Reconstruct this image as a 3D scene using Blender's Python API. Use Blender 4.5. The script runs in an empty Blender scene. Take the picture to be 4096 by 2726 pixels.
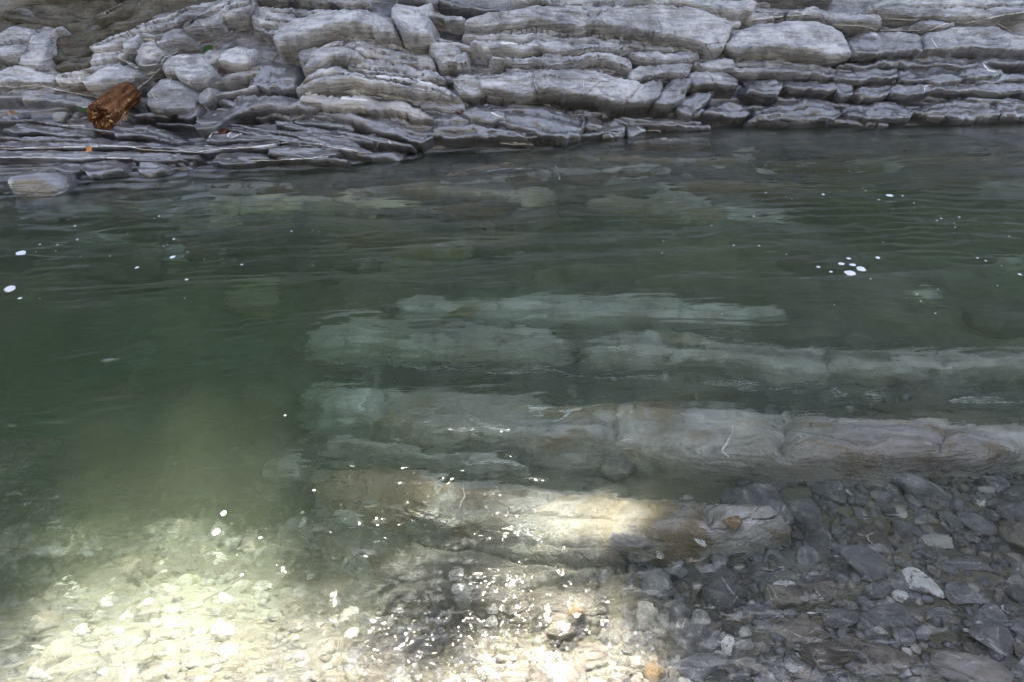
import bpy, math, random
import numpy as np
from mathutils import Vector, Matrix
from mathutils.bvhtree import BVHTree

sc = bpy.context.scene
COL = sc.collection
rng = np.random.default_rng(7)
random.seed(7)

# ------------------------------------------------------------------ camera
CAM_H = 1.6
PITCH = math.radians(28.0)
HFOV = math.radians(64.0)
cam = bpy.data.cameras.new('camera')
cam.sensor_fit = 'HORIZONTAL'
cam.angle = HFOV
cam.clip_start = 0.05
cam.clip_end = 500
cam_ob = bpy.data.objects.new('camera', cam)
cam_ob.location = (0, 0, CAM_H)
cam_ob.rotation_euler = (math.pi / 2 - PITCH, 0, 0)
COL.objects.link(cam_ob)
sc.camera = cam_ob

# ------------------------------------------------------------------ sky and sun
SUN_EL = math.radians(50.0)
SUN_AZ = math.radians(-4.0)          # from +Y towards +X
world = bpy.data.worlds.new('World')
sc.world = world
world.use_nodes = True
nt = world.node_tree
bg = nt.nodes['Background']
sky = nt.nodes.new('ShaderNodeTexSky')
sky.sky_type = 'NISHITA'
sky.sun_disc = False
sky.sun_elevation = SUN_EL
sky.sun_rotation = SUN_AZ
sky.dust_density = 1.5
sky.ozone_density = 1.0
hs = nt.nodes.new('ShaderNodeHueSaturation')
hs.inputs['Saturation'].default_value = 0.62
hs.inputs['Hue'].default_value = 0.512
nt.links.new(sky.outputs[0], hs.inputs['Color'])
nt.links.new(hs.outputs[0], bg.inputs['Color'])
bg.inputs['Strength'].default_value = 0.09
SUN_DIR = Vector((math.sin(SUN_AZ) * math.cos(SUN_EL), math.cos(SUN_AZ) * math.cos(SUN_EL), math.sin(SUN_EL)))
sun = bpy.data.lights.new('sun', 'SUN')
sun.energy = 5.0
sun.angle = math.radians(0.53)
sun.color = (1.0, 0.91, 0.78)
sun_ob = bpy.data.objects.new('sun', sun)
sun_ob.rotation_euler = SUN_DIR.to_track_quat('Z', 'Y').to_euler()
COL.objects.link(sun_ob)

sc.view_settings.view_transform = 'Standard'
sc.view_settings.look = 'None'
sc.view_settings.gamma = 1
sc.view_settings.exposure = 3.15
sc.cycles.use_denoising = True
sc.cycles.max_bounces = 7
sc.cycles.adaptive_threshold = 0.02
sc.cycles.transmission_bounces = 6
sc.cycles.transparent_max_bounces = 12
sc.cycles.volume_bounces = 1
sc.cycles.diffuse_bounces = 2
sc.cycles.glossy_bounces = 3
sc.cycles.sample_clamp_indirect = 6
sc.cycles.sample_clamp_direct = 30

# ------------------------------------------------------------------ noise in numpy
_p = np.random.default_rng(11).permutation(256)
_perm = np.concatenate([_p, _p, _p])
_g = np.random.default_rng(12).normal(size=(256, 3))
_g /= np.linalg.norm(_g, axis=1)[:, None]

def pn(x, y, z=0.0):
    x, y, z = np.broadcast_arrays(np.asarray(x, float), np.asarray(y, float), np.asarray(z, float))
    xi, yi, zi = np.floor(x).astype(int), np.floor(y).astype(int), np.floor(z).astype(int)
    xf, yf, zf = x - xi, y - yi, z - zi
    xi &= 255; yi &= 255; zi &= 255
    f = lambda t: t * t * t * (t * (t * 6 - 15) + 10)
    u, v, w = f(xf), f(yf), f(zf)
    def c(dx, dy, dz):
        h = _perm[_perm[_perm[xi + dx] + yi + dy] + zi + dz]
        gg = _g[h]
        return gg[..., 0] * (xf - dx) + gg[..., 1] * (yf - dy) + gg[..., 2] * (zf - dz)
    l = lambda a, b, t: a + t * (b - a)
    return l(l(l(c(0,0,0), c(1,0,0), u), l(c(0,1,0), c(1,1,0), u), v),
             l(l(c(0,0,1), c(1,0,1), u), l(c(0,1,1), c(1,1,1), u), v), w)

def fbm(x, y, z=0.0, o=4, g=0.5):
    s, a, k = 0, 1.0, 1.0
    for i in range(o):
        s = s + a * pn(x * k + 17.3 * i, y * k - 9.1 * i, z * k + 3.7 * i)
        a *= g; k *= 2.03
    return s

def sstep(a, b, x):
    t = np.clip((x - a) / (b - a), 0, 1)
    return t * t * (3 - 2 * t)

# ------------------------------------------------------------------ object helpers
def tag(o, label=None, cat=None, group=None, kind=None):
    if label: o['label'] = label
    if cat: o['category'] = cat
    if group: o['group'] = group
    if kind: o['kind'] = kind
    return o

def mesh_np(name, V, F, mat=None, smooth=True):
    """V (n,3), F (m,3) or (m,4) int arrays (or a list of tuples)"""
    me = bpy.data.meshes.new(name)
    if isinstance(F, np.ndarray):
        k = F.shape[1]
        me.vertices.add(len(V)); me.vertices.foreach_set('co', np.ascontiguousarray(V, dtype=np.float32).ravel())
        me.loops.add(F.size); me.loops.foreach_set('vertex_index', np.ascontiguousarray(F, dtype=np.int32).ravel())
        me.polygons.add(len(F)); me.polygons.foreach_set('loop_start', np.arange(0, F.size, k, dtype=np.int32))
        me.update(calc_edges=True)
    else:
        me.from_pydata([tuple(v) for v in V], [], F)
    me.validate()
    if smooth:
        me.polygons.foreach_set('use_smooth', np.ones(len(me.polygons), dtype=bool))
    if mat: me.materials.append(mat)
    return me

def obj(name, me, parent=None):
    o = bpy.data.objects.new(name, me)
    COL.objects.link(o)
    if parent: o.parent = parent
    return o

def grid_faces(nr, nc, keep=None):
    i = np.arange(nr * nc).reshape(nr, nc)
    F = np.stack([i[:-1, :-1], i[:-1, 1:], i[1:, 1:], i[1:, :-1]], -1).reshape(-1, 4)
    if keep is not None:
        F = F[keep.ravel()[F].any(1)]
    return F

def compact(V, F):
    used = np.unique(F)
    m = np.zeros(len(V), int); m[used] = np.arange(len(used))
    return V[used], m[F]

# ------------------------------------------------------------------ photograph pixel (4096 wide) -> ray
FPX = 2048 / math.tan(HFOV / 2)
FW = np.array([0, math.cos(PITCH), -math.sin(PITCH)]); UP = np.array([0, math.sin(PITCH), math.cos(PITCH)])
CAM = np.array([0, 0, CAM_H])

def ray(px, py):
    d = np.array([(px - 2048) / FPX, 0, 0]) - UP * (py - 1363) / FPX + FW
    return d / np.linalg.norm(d)

def water_pt(px, py):
    d = ray(px, py)
    return CAM + d * (CAM_H / -d[2])

# ------------------------------------------------------------------ sunlit part of the water surface (photo 2356 wide)
S2 = 4096 / 2356.0
def poly_w(pts): return np.array([water_pt(x * S2, y * S2)[:2] for x, y in pts])
SUN_POLYS = [poly_w([(-100,1330),(100,1180),(210,970),(400,860),(580,880),(680,1000),(730,1130),(800,1240),(950,1300),(1150,1310),(1330,1320),(1400,1370),(1510,1450),(1430,1520),(1580,1640),(-300,1640)]),
             poly_w([(1105,1085),(1200,1060),(1400,1070),(1490,1130),(1470,1200),(1400,1260),(1200,1270),(1080,1230)])]
SUN_DOTS = [(450,765,.05),(210,800,.05),(200,885,.05),(1390,930,.03),(1250,1003,.05),(1030,1000,.04)]

def sdist(P, poly):
    """signed distance, positive inside"""
    P = np.asarray(P, float)
    d = np.full(len(P), 1e9); ins = np.zeros(len(P), bool)
    n = len(poly)
    for i in range(n):
        a, b = poly[i], poly[(i + 1) % n]
        e = b - a; w = P - a
        t = np.clip((w @ e) / max(e @ e, 1e-12), 0, 1)
        q = w - t[:, None] * e
        d = np.minimum(d, (q ** 2).sum(1))
        c = (a[1] > P[:, 1]) != (b[1] > P[:, 1])
        xs = a[0] + (P[:, 1] - a[1]) * (e[0]) / (e[1] if abs(e[1]) > 1e-12 else 1e-12)
        ins ^= c & (P[:, 0] < xs)
    return np.sqrt(d) * np.where(ins, 1, -1)

def sun_sd(P):
    P = np.asarray(P, float)
    P = P + 0.20 * np.stack([fbm(P[:, 0] * 2.6, P[:, 1] * 2.6, 31.0, 3), fbm(P[:, 0] * 2.6, P[:, 1] * 2.6, 37.0, 3)], -1)
    s = np.maximum(sdist(P, SUN_POLYS[0]), sdist(P, SUN_POLYS[1]))
    for x, y, r in SUN_DOTS:
        c = water_pt(x * S2, y * S2)[:2]
        s = np.maximum(s, r - np.sqrt(((P - c) ** 2).sum(1)))
    return s

def refr(px, py):
    """entry point on the pool surface and direction under water"""
    d = ray(px, py); p = CAM + d * (CAM_H / -d[2])
    n = 1 / 1.33; c = -d[2]
    t = n * d + (n * c - math.sqrt(1 - n * n * (1 - c * c))) * np.array([0, 0, 1.0])
    return p, t / np.linalg.norm(t)

def ZA(ox, oy, s):
    return lambda pts: [(ox + x / s, oy + y / s) for x, y in pts]
A = ZA(0, 0, 1.9118); B = ZA(1000, 0, 1.9118); Cz = ZA(2000, 0, 1.9118); Dz = ZA(2996, 0, 1.9118)
Ez = ZA(0, 700, 1.7423); Fz = ZA(1200, 1000, 1.4253); Gz = ZA(2600, 1000, 1.4251); Hz = ZA(2600, 1800, 1.5749)
Iz = ZA(0, 1500, 1.2793); Jz = ZA(1200, 1900, 1.5707)

# ------------------------------------------------------------------ shape of the far bank
WL = [(-600, 730), (0, 705), (350, 704), (700, 688), (1040, 668), (1400, 655), (1650, 612), (2155, 585), (2260, 568),
      (2520, 532), (2960, 505), (3500, 495), (4096, 478), (4700, 468)]
WLW = np.array([water_pt(*p)[:2] for p in WL])
WLW = WLW[np.argsort(WLW[:, 0])]

def yw(x):
    x = np.asarray(x, float)
    return np.interp(x, WLW[:, 0], WLW[:, 1])

def bank_z(x, y):
    x = np.asarray(x, float); y = np.asarray(y, float)
    t = y - yw(x)
    left = 1 - sstep(-2.6, -0.3, x)
    D1 = 0.06 + 0.80 * left
    m1 = 0.5 - 0.33 * left
    m2 = 0.95
    up = np.where(t < D1, t * m1, D1 * m1 + (t - D1) * m2)
    dn = t * (1.7 - 0.5 * left) - 1.3 * np.clip(-0.35 - t, 0, 9) ** 2
    return np.where(t >= 0, up, dn)

DB = np.array([0.0, -0.86, 0.51])

def ray_march(p, d, fz, D, h, smax=16.0):
    """first point of the ray on the surface fz lifted by h along D"""
    s = np.arange(0.0, smax, 0.012)
    P = p[None] + s[:, None] * d[None] - h * D[None]
    below = P[:, 2] < fz(P[:, 0], P[:, 1])
    k = np.argmax(below) if below.any() else len(s) - 1
    a, b = s[max(k - 1, 0)], s[k]
    for _ in range(14):
        m = 0.5 * (a + b); q = p + m * d - h * D
        if q[2] < float(fz(q[0], q[1])): b = m
        else: a = m
    return p + b * d - h * D

def bank_pt(px, py, h=0.0):
    return ray_march(CAM, ray(px, py), bank_z, DB, h)

# ------------------------------------------------------------------ shape of the pool bed: depths read at points of the photograph
DEPTH = [(300,1400,2.5),(700,1500,2.6),(1080,1500,2.0),(300,1100,1.9),(900,1250,1.2),(1100,1150,1.05),(300,1700,2.0),(800,1800,1.45),(1150,1750,1.35),(300,2000,1.05),(700,2000,.8),(1100,2000,.78),
 (1250,2150,.75),(300,2250,.6),(700,2250,.42),(1100,2300,.45),(300,2500,.3),(800,2500,.22),(1200,2520,.2),(300,2720,.16),(900,2720,.10),(1500,2620,.08),(2000,2640,.05),(2500,2680,.035),
 (2000,2500,.16),(1600,2450,.24),(2400,2480,.15),(2800,2450,.12),(3200,2450,.10),(3600,2450,.085),(4000,2450,.07),(3000,2700,.05),(3600,2700,.04),(4050,2700,.03),(4050,2100,.15),(3700,2000,.24),(3400,1960,.33),
 (3050,2150,.26),(2800,2250,.24),(2000,2250,.46),(1500,2250,.55),(2500,2150,.42),(2000,2060,.62),(2500,1950,.60),(1450,1950,.80),(1300,1700,1.1),(2000,1720,.80),(3000,1750,.64),(4000,1750,.5),
 (1500,1560,1.0),(2000,1480,.98),(3000,1520,.86),(4000,1550,.72),(1400,1330,1.05),(2000,1330,1.0),(3000,1350,.95),(4000,1380,1.0),(2000,1130,1.15),(1500,1100,1.05),(3000,1120,1.25),(4000,1100,1.4),(3500,950,1.45),(2500,980,.95),
 (1500,930,.65),(2000,790,.26),(1400,800,.24),(2800,740,.36),(3600,760,.9),(600,880,.40),(200,900,.45),(900,820,.25),(200,820,.22)]
_cp = []
for px, py, dep in DEPTH:
    if px > 1350 and 1060 < py < 2080: dep *= 0.72
    p, t = refr(px, py)
    q = p + t * (dep / -t[2])
    _cp.append((q[0], q[1], -dep))
for x in np.linspace(-6, 6, 25):
    _cp.append((x, 0.55, 0.06)); _cp.append((x, 0.0, 0.12)); _cp.append((x, -1.5, 0.25))
for x in np.linspace(-6, 9, 40):
    y = float(yw(x)); _cp.append((x, y + 0.1, -0.12)); _cp.append((x, y + 0.6, 0.0))
_cp = np.array(_cp)

_bx = np.arange(-8.0, 10.0, 0.06); _by = np.arange(-2.5, 9.5, 0.06)
def _make_bed():
    X, Y = np.meshgrid(_bx, _by)
    num = np.zeros_like(X); den = np.zeros_like(X)
    for x, y, z in _cp:
        r2 = (X - x) ** 2 + (Y - y) ** 2
        s = 0.16 + 0.05 * max(y, 0)
        w = 1.0 / (r2 + s * s) ** 2.0
        num += w * z; den += w
    return num / den
_bz = _make_bed()

def bed_z(x, y):
    x = np.clip((np.asarray(x, float) - _bx[0]) / 0.06, 0, len(_bx) - 1.001)
    y = np.clip((np.asarray(y, float) - _by[0]) / 0.06, 0, len(_by) - 1.001)
    i, j = np.floor(x).astype(int), np.floor(y).astype(int)
    u, v = x - i, y - j
    return (_bz[j, i] * (1-u) * (1-v) + _bz[j, i+1] * u * (1-v) + _bz[j+1, i] * (1-u) * v + _bz[j+1, i+1] * u * v)

DZ = np.array([0.0, 0, 1.0])
def bed_pt(px, py, h=0.0):
    p, t = refr(px, py)
    return ray_march(p, t, bed_z, DZ, h, 6.0)

# ------------------------------------------------------------------ materials
def new_mat(name):
    m = bpy.data.materials.new(name); m.use_nodes = True
    n = m.node_tree; n.nodes.clear()
    return m, n

class NB:
    """small node builder"""
    def __init__(s, nt): s.nt = nt
    def n(s, t, **kw):
        nd = s.nt.nodes.new(t)
        for k, v in kw.items(): setattr(nd, k, v)
        return nd
    def set(s, sock, v):
        if isinstance(v, bpy.types.NodeSocket): s.nt.links.new(v, sock)
        else: sock.default_value = v
    def noise(s, vec, scale, detail=6, rough=0.55, dist=0.0):
        nd = s.n('ShaderNodeTexNoise'); s.set(nd.inputs['Vector'], vec)
        nd.inputs['Scale'].default_value = scale; nd.inputs['Detail'].default_value = detail
        nd.inputs['Roughness'].default_value = rough; nd.inputs['Distortion'].default_value = dist
        return nd.outputs['Fac']
    def voro(s, vec, scale, feature='F1', out='Distance', rand=1.0):
        nd = s.n('ShaderNodeTexVoronoi', feature=feature); s.set(nd.inputs['Vector'], vec)
        nd.inputs['Scale'].default_value = scale; nd.inputs['Randomness'].default_value = rand
        return nd.outputs[out]
    def map(s, vec, scale=(1,1,1), rot=(0,0,0), loc=(0,0,0)):
        nd = s.n('ShaderNodeMapping'); s.set(nd.inputs['Vector'], vec)
        nd.inputs['Scale'].default_value = scale; nd.inputs['Rotation'].default_value = rot; nd.inputs['Location'].default_value = loc
        return nd.outputs[0]
    def math(s, op, a, b=0.0, c=0.0, clamp=False):
        nd = s.n('ShaderNodeMath', operation=op, use_clamp=clamp)
        s.set(nd.inputs[0], a); s.set(nd.inputs[1], b); s.set(nd.inputs[2], c)
        return nd.outputs[0]
    def rng(s, v, a, b, c=0.0, d=1.0, smooth=True):
        nd = s.n('ShaderNodeMapRange', interpolation_type='SMOOTHSTEP' if smooth else 'LINEAR')
        s.set(nd.inputs['Value'], v)
        for k, x in zip(('From Min', 'From Max', 'To Min', 'To Max'), (a, b, c, d)): s.set(nd.inputs[k], x)
        return nd.outputs[0]
    def mix(s, f, a, b, blend='MIX'):
        nd = s.n('ShaderNodeMix', data_type='RGBA', blend_type=blend)
        s.set(nd.inputs[0], f); s.set(nd.inputs[6], a); s.set(nd.inputs[7], b)
        return nd.outputs[2]
    def ramp(s, f, stops):
        nd = s.n('ShaderNodeValToRGB'); s.set(nd.inputs[0], f)
        e = nd.color_ramp.elements
        while len(e) < len(stops): e.new(0.5)
        for el, (p, c) in zip(e, stops):
            el.position = p; el.color = (*c, 1) if len(c) == 3 else c
        return nd.outputs[0]
    def attr(s, name):
        return s.n('ShaderNodeAttribute', attribute_type='OBJECT', attribute_name=name).outputs['Fac']
    def bump(s, h, strength, dist, nrm=None):
        nd = s.n('ShaderNodeBump'); s.set(nd.inputs['Height'], h)
        nd.inputs['Strength'].default_value = strength; nd.inputs['Distance'].default_value = dist
        if nrm is not None: s.set(nd.inputs['Normal'], nrm)
        return nd.outputs[0]
    def out(s, col, rough, nrm=None, spec=0.5):
        p = s.n('ShaderNodeBsdfPrincipled'); s.set(p.inputs['Base Color'], col); s.set(p.inputs['Roughness'], rough)
        s.set(p.inputs['Specular IOR Level'], spec)
        if nrm is not None: s.set(p.inputs['Normal'], nrm)
        o = s.n('ShaderNodeOutputMaterial'); s.nt.links.new(p.outputs[0], o.inputs[0])
        return p

def c3(r, g, b): return (r, g, b, 1)

def rock_material(name, dark, mid, light, tan, world_wet=True, moss=0.0, algae=0.0, local=False, crust=((0.34, 0.31, 0.27), (0.66, 0.62, 0.54))):
    m, t = new_mat(name); b = NB(t)
    if local:
        tc = b.n('ShaderNodeTexCoord').outputs['Object']
        oi = b.n('ShaderNodeObjectInfo').outputs['Random']
        cx = b.n('ShaderNodeCombineXYZ'); b.set(cx.inputs[0], b.math('MULTIPLY', oi, 37.0)); b.set(cx.inputs[1], b.math('MULTIPLY', oi, 91.0))
        va = b.n('ShaderNodeVectorMath', operation='ADD'); b.set(va.inputs[0], tc); b.set(va.inputs[1], cx.outputs[0])
        pos = va.outputs[0]
    else:
        pos = b.n('ShaderNodeNewGeometry').outputs['Position']
    k = 1.0 if not local else 1.0
    big = b.noise(pos, 1.7 * k, 5, 0.6)
    med = b.noise(pos, 7.0 * k, 7, 0.62, 0.6)
    fine = b.noise(pos, 55.0 * k, 5, 0.65)
    strat = b.noise(b.map(pos, (1.3, 6.0, 16.0), (0.12, 0.18, 0.06)), 2.6, 7, 0.6, 0.5)
    v = b.math('ADD', b.math('MULTIPLY', big, 0.35), b.math('ADD', b.math('MULTIPLY', med, 0.3), b.math('ADD', b.math('MULTIPLY', fine, 0.17), b.math('MULTIPLY', strat, 0.28))))
    col = b.ramp(v, [(0.41, dark), (0.52, mid), (0.62, light)])
    # tan and pale crusts
    tn = b.rng(b.noise(pos, 2.3, 6, 0.6, 1.0), b.math('SUBTRACT', 0.72, b.math('MULTIPLY', b.attr('tan'), 0.4)), b.math('SUBTRACT', 0.82, b.math('MULTIPLY', b.attr('tan'), 0.4)))
    col = b.mix(b.math('MULTIPLY', tn, 0.75), col, b.mix(fine, c3(*[x * 0.6 for x in tan]), c3(*tan)))
    pl = b.rng(b.noise(b.map(pos, (1.5, 2.0, 5.0)), 3.1, 7, 0.66, 0.8), b.math('SUBTRACT', 0.70, b.math('MULTIPLY', b.attr('pale'), 0.34)), b.math('SUBTRACT', 0.80, b.math('MULTIPLY', b.attr('pale'), 0.34)))
    col = b.mix(b.math('MULTIPLY', pl, 0.8), col, b.mix(med, c3(*crust[0]), c3(*crust[1])))
    # hairline calcite veins
    dv = b.n('ShaderNodeVectorMath', operation='ADD'); b.set(dv.inputs[0], pos)
    nv = b.n('ShaderNodeTexNoise'); b.set(nv.inputs['Vector'], pos); nv.inputs['Scale'].default_value = 2.5; nv.inputs['Detail'].default_value = 4
    sv = b.n('ShaderNodeVectorMath', operation='SCALE'); b.set(sv.inputs[0], nv.outputs['Color']); sv.inputs['Scale'].default_value = 0.35
    b.set(dv.inputs[1], sv.outputs[0])
    ve = b.voro(dv.outputs[0], 1.6, 'DISTANCE_TO_EDGE')
    vm = b.math('MULTIPLY', b.rng(ve, 0.002, 0.008, 1.0, 0.0), b.rng(b.noise(pos, 1.1, 2), 0.56, 0.66))
    col = b.mix(b.math('MULTIPLY', vm, 0.45), col, c3(0.5, 0.48, 0.44))
    # cracks
    ce = b.voro(b.map(dv.outputs[0], (1.0, 1.6, 3.2), (0.3, 0.5, 0.2)), 2.4, 'DISTANCE_TO_EDGE')
    crack = b.math('MULTIPLY', b.rng(ve, 0.0, 0.012, 1.0, 0.0), b.rng(b.noise(pos, 0.9, 2), 0.36, 0.46, 1.0, 0.0))
    crack2 = b.math('MULTIPLY', b.rng(ce, 0.0, 0.03, 1.0, 0.0), b.rng(b.noise(pos, 1.6, 2), 0.46, 0.58))
    if moss:
        up = b.n('ShaderNodeSeparateXYZ'); b.set(up.inputs[0], b.n('ShaderNodeNewGeometry').outputs['Normal'])
        ms = b.math('MULTIPLY', b.rng(b.noise(pos, 3.3, 6, 0.65), 0.60, 0.70), moss)
        col = b.mix(ms, col, b.mix(fine, c3(0.035, 0.04, 0.012), c3(0.12, 0.12, 0.035)))
    if algae:
        al = b.math('MULTIPLY', b.rng(b.noise(pos, 1.4, 5, 0.6, 0.8), 0.44, 0.62), algae)
        col = b.mix(al, col, b.mix(med, c3(0.07, 0.065, 0.03), c3(0.20, 0.17, 0.09)))
    # wetness: film of water near the pool and where seeps run
    wet = b.attr('wet')
    if world_wet:
        sp = b.n('ShaderNodeSeparateXYZ'); b.set(sp.inputs[0], pos)
        hz = b.math('ADD', sp.outputs[2], b.math('MULTIPLY', b.math('SUBTRACT', b.noise(pos, 2.2, 5), 0.5), 0.55))
        hz = b.math('SUBTRACT', hz, b.rng(sp.outputs[0], 1.0, 3.6, 0.0, 0.28))
        w1 = b.rng(hz, 0.22, 0.40, 1.0, 0.0)
        seep = b.rng(b.noise(b.map(pos, (1.0, 0.5, 0.35)), 1.9, 5, 0.6, 0.7), b.math('SUBTRACT', 0.68, b.math('MULTIPLY', wet, 0.3)), b.math('SUBTRACT', 0.76, b.math('MULTIPLY', wet, 0.3)))
        wet = b.math('MAXIMUM', w1, seep)
    col = b.mix(b.math('MULTIPLY', wet, 0.85), col, b.mix(1.0, col, c3(0.15, 0.15, 0.16), 'MULTIPLY'))
    rough = b.math('ADD', b.rng(wet, 0.0, 1.0, 0.8, 0.35, False), b.math('MULTIPLY', b.math('SUBTRACT', fine, 0.5), 0.25))
    h = b.math('ADD', b.math('MULTIPLY', med, 0.55), b.math('ADD', b.math('MULTIPLY', fine, 0.16), b.math('MULTIPLY', strat, 0.7)))
    h = b.math('SUBTRACT', h, b.math('ADD', b.math('MULTIPLY', crack, 0.45), b.math('MULTIPLY', crack2, 0.2)))
    col = b.mix(b.math('MULTIPLY', b.math('MAXIMUM', crack, crack2), 0.2), col, c3(0.03, 0.028, 0.025))
    nrm = b.bump(h, 1.0, 0.05)
    pr = b.out(col, rough, nrm, 0.5)
    if world_wet:
        b.set(pr.inputs['Coat Weight'], wet); pr.inputs['Coat Roughness'].default_value = 0.05; pr.inputs['Coat IOR'].default_value = 1.9
        b.set(pr.inputs['Coat Normal'], b.bump(b.math('ADD', med, b.math('MULTIPLY', strat, 0.4)), 0.6, 0.02))
    return m

M = {}
M['bank'] = rock_material('grey_layered_rock', (0.11, 0.11, 0.11), (0.28, 0.277, 0.273), (0.54, 0.53, 0.51), (0.34, 0.25, 0.15), True, moss=0.5)
M['interbed_gap_shade'] = rock_material('interbed_rock_gap_shade', (0.06, 0.059, 0.058), (0.16, 0.157, 0.154), (0.36, 0.35, 0.335), (0.26, 0.19, 0.11), True, moss=0.6)  # rock between slabs; colour darkened to stand in for shade in the gaps
M['soil'] = rock_material('dark_soil_rock', (0.03, 0.026, 0.018), (0.075, 0.066, 0.045), (0.16, 0.145, 0.11), (0.2, 0.14, 0.07), True, moss=0.7)
M['ledge'] = rock_material('submerged_ledge_rock', (0.14, 0.134, 0.124), (0.31, 0.298, 0.275), (0.46, 0.445, 0.415), (0.27, 0.2, 0.11), False, algae=0.35, crust=((0.36, 0.32, 0.2), (0.66, 0.6, 0.42)))
M['shale'] = rock_material('dark_shale_rock', (0.04, 0.04, 0.04), (0.08, 0.079, 0.077), (0.14, 0.136, 0.127), (0.2, 0.15, 0.09), False, algae=0.35)
M['bed'] = rock_material('pool_bed_rock', (0.036, 0.036, 0.032), (0.08, 0.078, 0.069), (0.16, 0.155, 0.135), (0.2, 0.16, 0.09), False, algae=0.4)

def stone_material(name, a, c, e, quartz=False):
    m, t = new_mat(name); b = NB(t)
    tc = b.n('ShaderNodeTexCoord').outputs['Object']
    oi = b.n('ShaderNodeObjectInfo').outputs['Random']
    cx = b.n('ShaderNodeCombineXYZ'); b.set(cx.inputs[0], b.math('MULTIPLY', oi, 37.0)); b.set(cx.inputs[1], b.math('MULTIPLY', oi, 91.0)); b.set(cx.inputs[2], b.math('MULTIPLY', oi, 13.0))
    va = b.n('ShaderNodeVectorMath', operation='ADD'); b.set(va.inputs[0], tc); b.set(va.inputs[1], cx.outputs[0])
    pos = va.outputs[0]
    big = b.noise(pos, 1.2, 4, 0.6, 0.6); fine = b.noise(pos, 14.0, 5, 0.7)
    strat = b.noise(b.map(pos, (0.6, 1.0, 5.0), (0.4, 0.2, 0.0)), 1.6, 5, 0.6, 0.6)
    v = b.math('ADD', b.math('MULTIPLY', big, 0.45), b.math('ADD', b.math('MULTIPLY', fine, 0.2), b.math('MULTIPLY', strat, 0.35)))
    col = b.ramp(v, [(0.38, a), (0.52, c), (0.66, e)])
    tone = b.rng(oi, 0.0, 1.0, 0.6, 1.35, False)
    if not quartz:
        col = b.mix(1.0, col, b.n('ShaderNodeCombineColor').outputs[0], 'MULTIPLY') if False else col
        hsv = b.n('ShaderNodeHueSaturation'); b.set(hsv.inputs['Color'], col); b.set(hsv.inputs['Value'], tone)
        col = hsv.outputs[0]
        vm = b.math('MULTIPLY', b.rng(b.voro(b.map(pos, (1, 1, 1.5)), 0.55, 'DISTANCE_TO_EDGE'), 0.006, 0.02, 1.0, 0.0), b.rng(big, 0.5, 0.6))
        col = b.mix(b.math('MULTIPLY', vm, 0.8), col, c3(0.55, 0.53, 0.49))
    else:
        col = b.mix(b.rng(b.noise(pos, 1.5, 4, 0.6, 0.8), 0.53, 0.62), col, c3(0.22, 0.2, 0.17))
    nrm = b.bump(b.math('ADD', b.math('MULTIPLY', fine, 0.4), strat), 0.6, 0.12)
    b.out(col, 0.55, nrm, 0.4)
    return m

M['st_dark'] = stone_material('dark_grey_stone', (0.08, 0.08, 0.082), (0.185, 0.184, 0.185), (0.32, 0.316, 0.31))
M['st_brown'] = stone_material('brown_grey_stone', (0.09, 0.08, 0.068), (0.185, 0.166, 0.143), (0.31, 0.28, 0.242))
M['st_pale'] = stone_material('pale_stone', (0.20, 0.195, 0.18), (0.32, 0.31, 0.285), (0.45, 0.43, 0.39))
M['st_tan'] = stone_material('tan_stone', (0.12, 0.085, 0.045), (0.22, 0.16, 0.09), (0.33, 0.25, 0.16))
M['quartz'] = stone_material('white_quartz', (0.5, 0.49, 0.46), (0.68, 0.67, 0.64), (0.82, 0.81, 0.78), True)

def plain(name, col, rough=0.6, var=0.35, scale=30, bump=0.3, trans=0.0):
    m, t = new_mat(name); b = NB(t)
    pos = b.n('ShaderNodeTexCoord').outputs['Object']
    f = b.noise(pos, scale, 5, 0.6)
    cc = b.mix(f, c3(*[x * (1 - var) for x in col]), c3(*[min(x * (1 + var), 0.95) for x in col]))
    p = b.out(cc, rough, b.bump(f, bump, 0.01))
    return m
M['vein'] = plain('white_calcite_vein', (0.60, 0.585, 0.55), 0.5, 0.2, 60)
M['cream'] = plain('cream_crust', (0.52, 0.45, 0.34), 0.7, 0.3, 25)
M['leaf_green'] = plain('fresh_leaf', (0.07, 0.16, 0.045), 0.45, 0.2, 40)
M['leaf_orange'] = plain('fallen_leaf', (0.42, 0.17, 0.05), 0.6, 0.25, 40)
M['straw'] = plain('dry_grass', (0.36, 0.30, 0.17), 0.7, 0.2, 40)
M['canopy'] = plain('canopy_leaf', (0.06, 0.10, 0.025), 0.6, 0.4, 3)
M['bark'] = plain('bark', (0.09, 0.07, 0.05), 0.8, 0.4, 12)
M['foam'] = plain('foam', (0.72, 0.74, 0.76), 0.5, 0.06, 150, 0.6)

def wood_material():
    m, t = new_mat('rotten_red_wood'); b = NB(t)
    pos = b.n('ShaderNodeTexCoord').outputs['Object']
    st = b.noise(b.map(pos, (3.0, 40.0, 40.0)), 1.0, 6, 0.65, 0.6)
    bl = b.noise(pos, 14.0, 6, 0.7, 0.5)
    v = b.math('ADD', b.math('MULTIPLY', st, 0.55), b.math('MULTIPLY', bl, 0.45))
    col = b.ramp(v, [(0.34, (0.02, 0.009, 0.004)), (0.48, (0.11, 0.048, 0.02)), (0.58, (0.22, 0.105, 0.045)), (0.70, (0.45, 0.30, 0.17))])
    b.out(col, 0.85, b.bump(v, 1.0, 0.05), 0.15)
    return m
M['wood'] = wood_material()
M['wood_pale'] = plain('splintered_wood', (0.40, 0.23, 0.095), 0.75, 0.45, 40)

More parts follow.
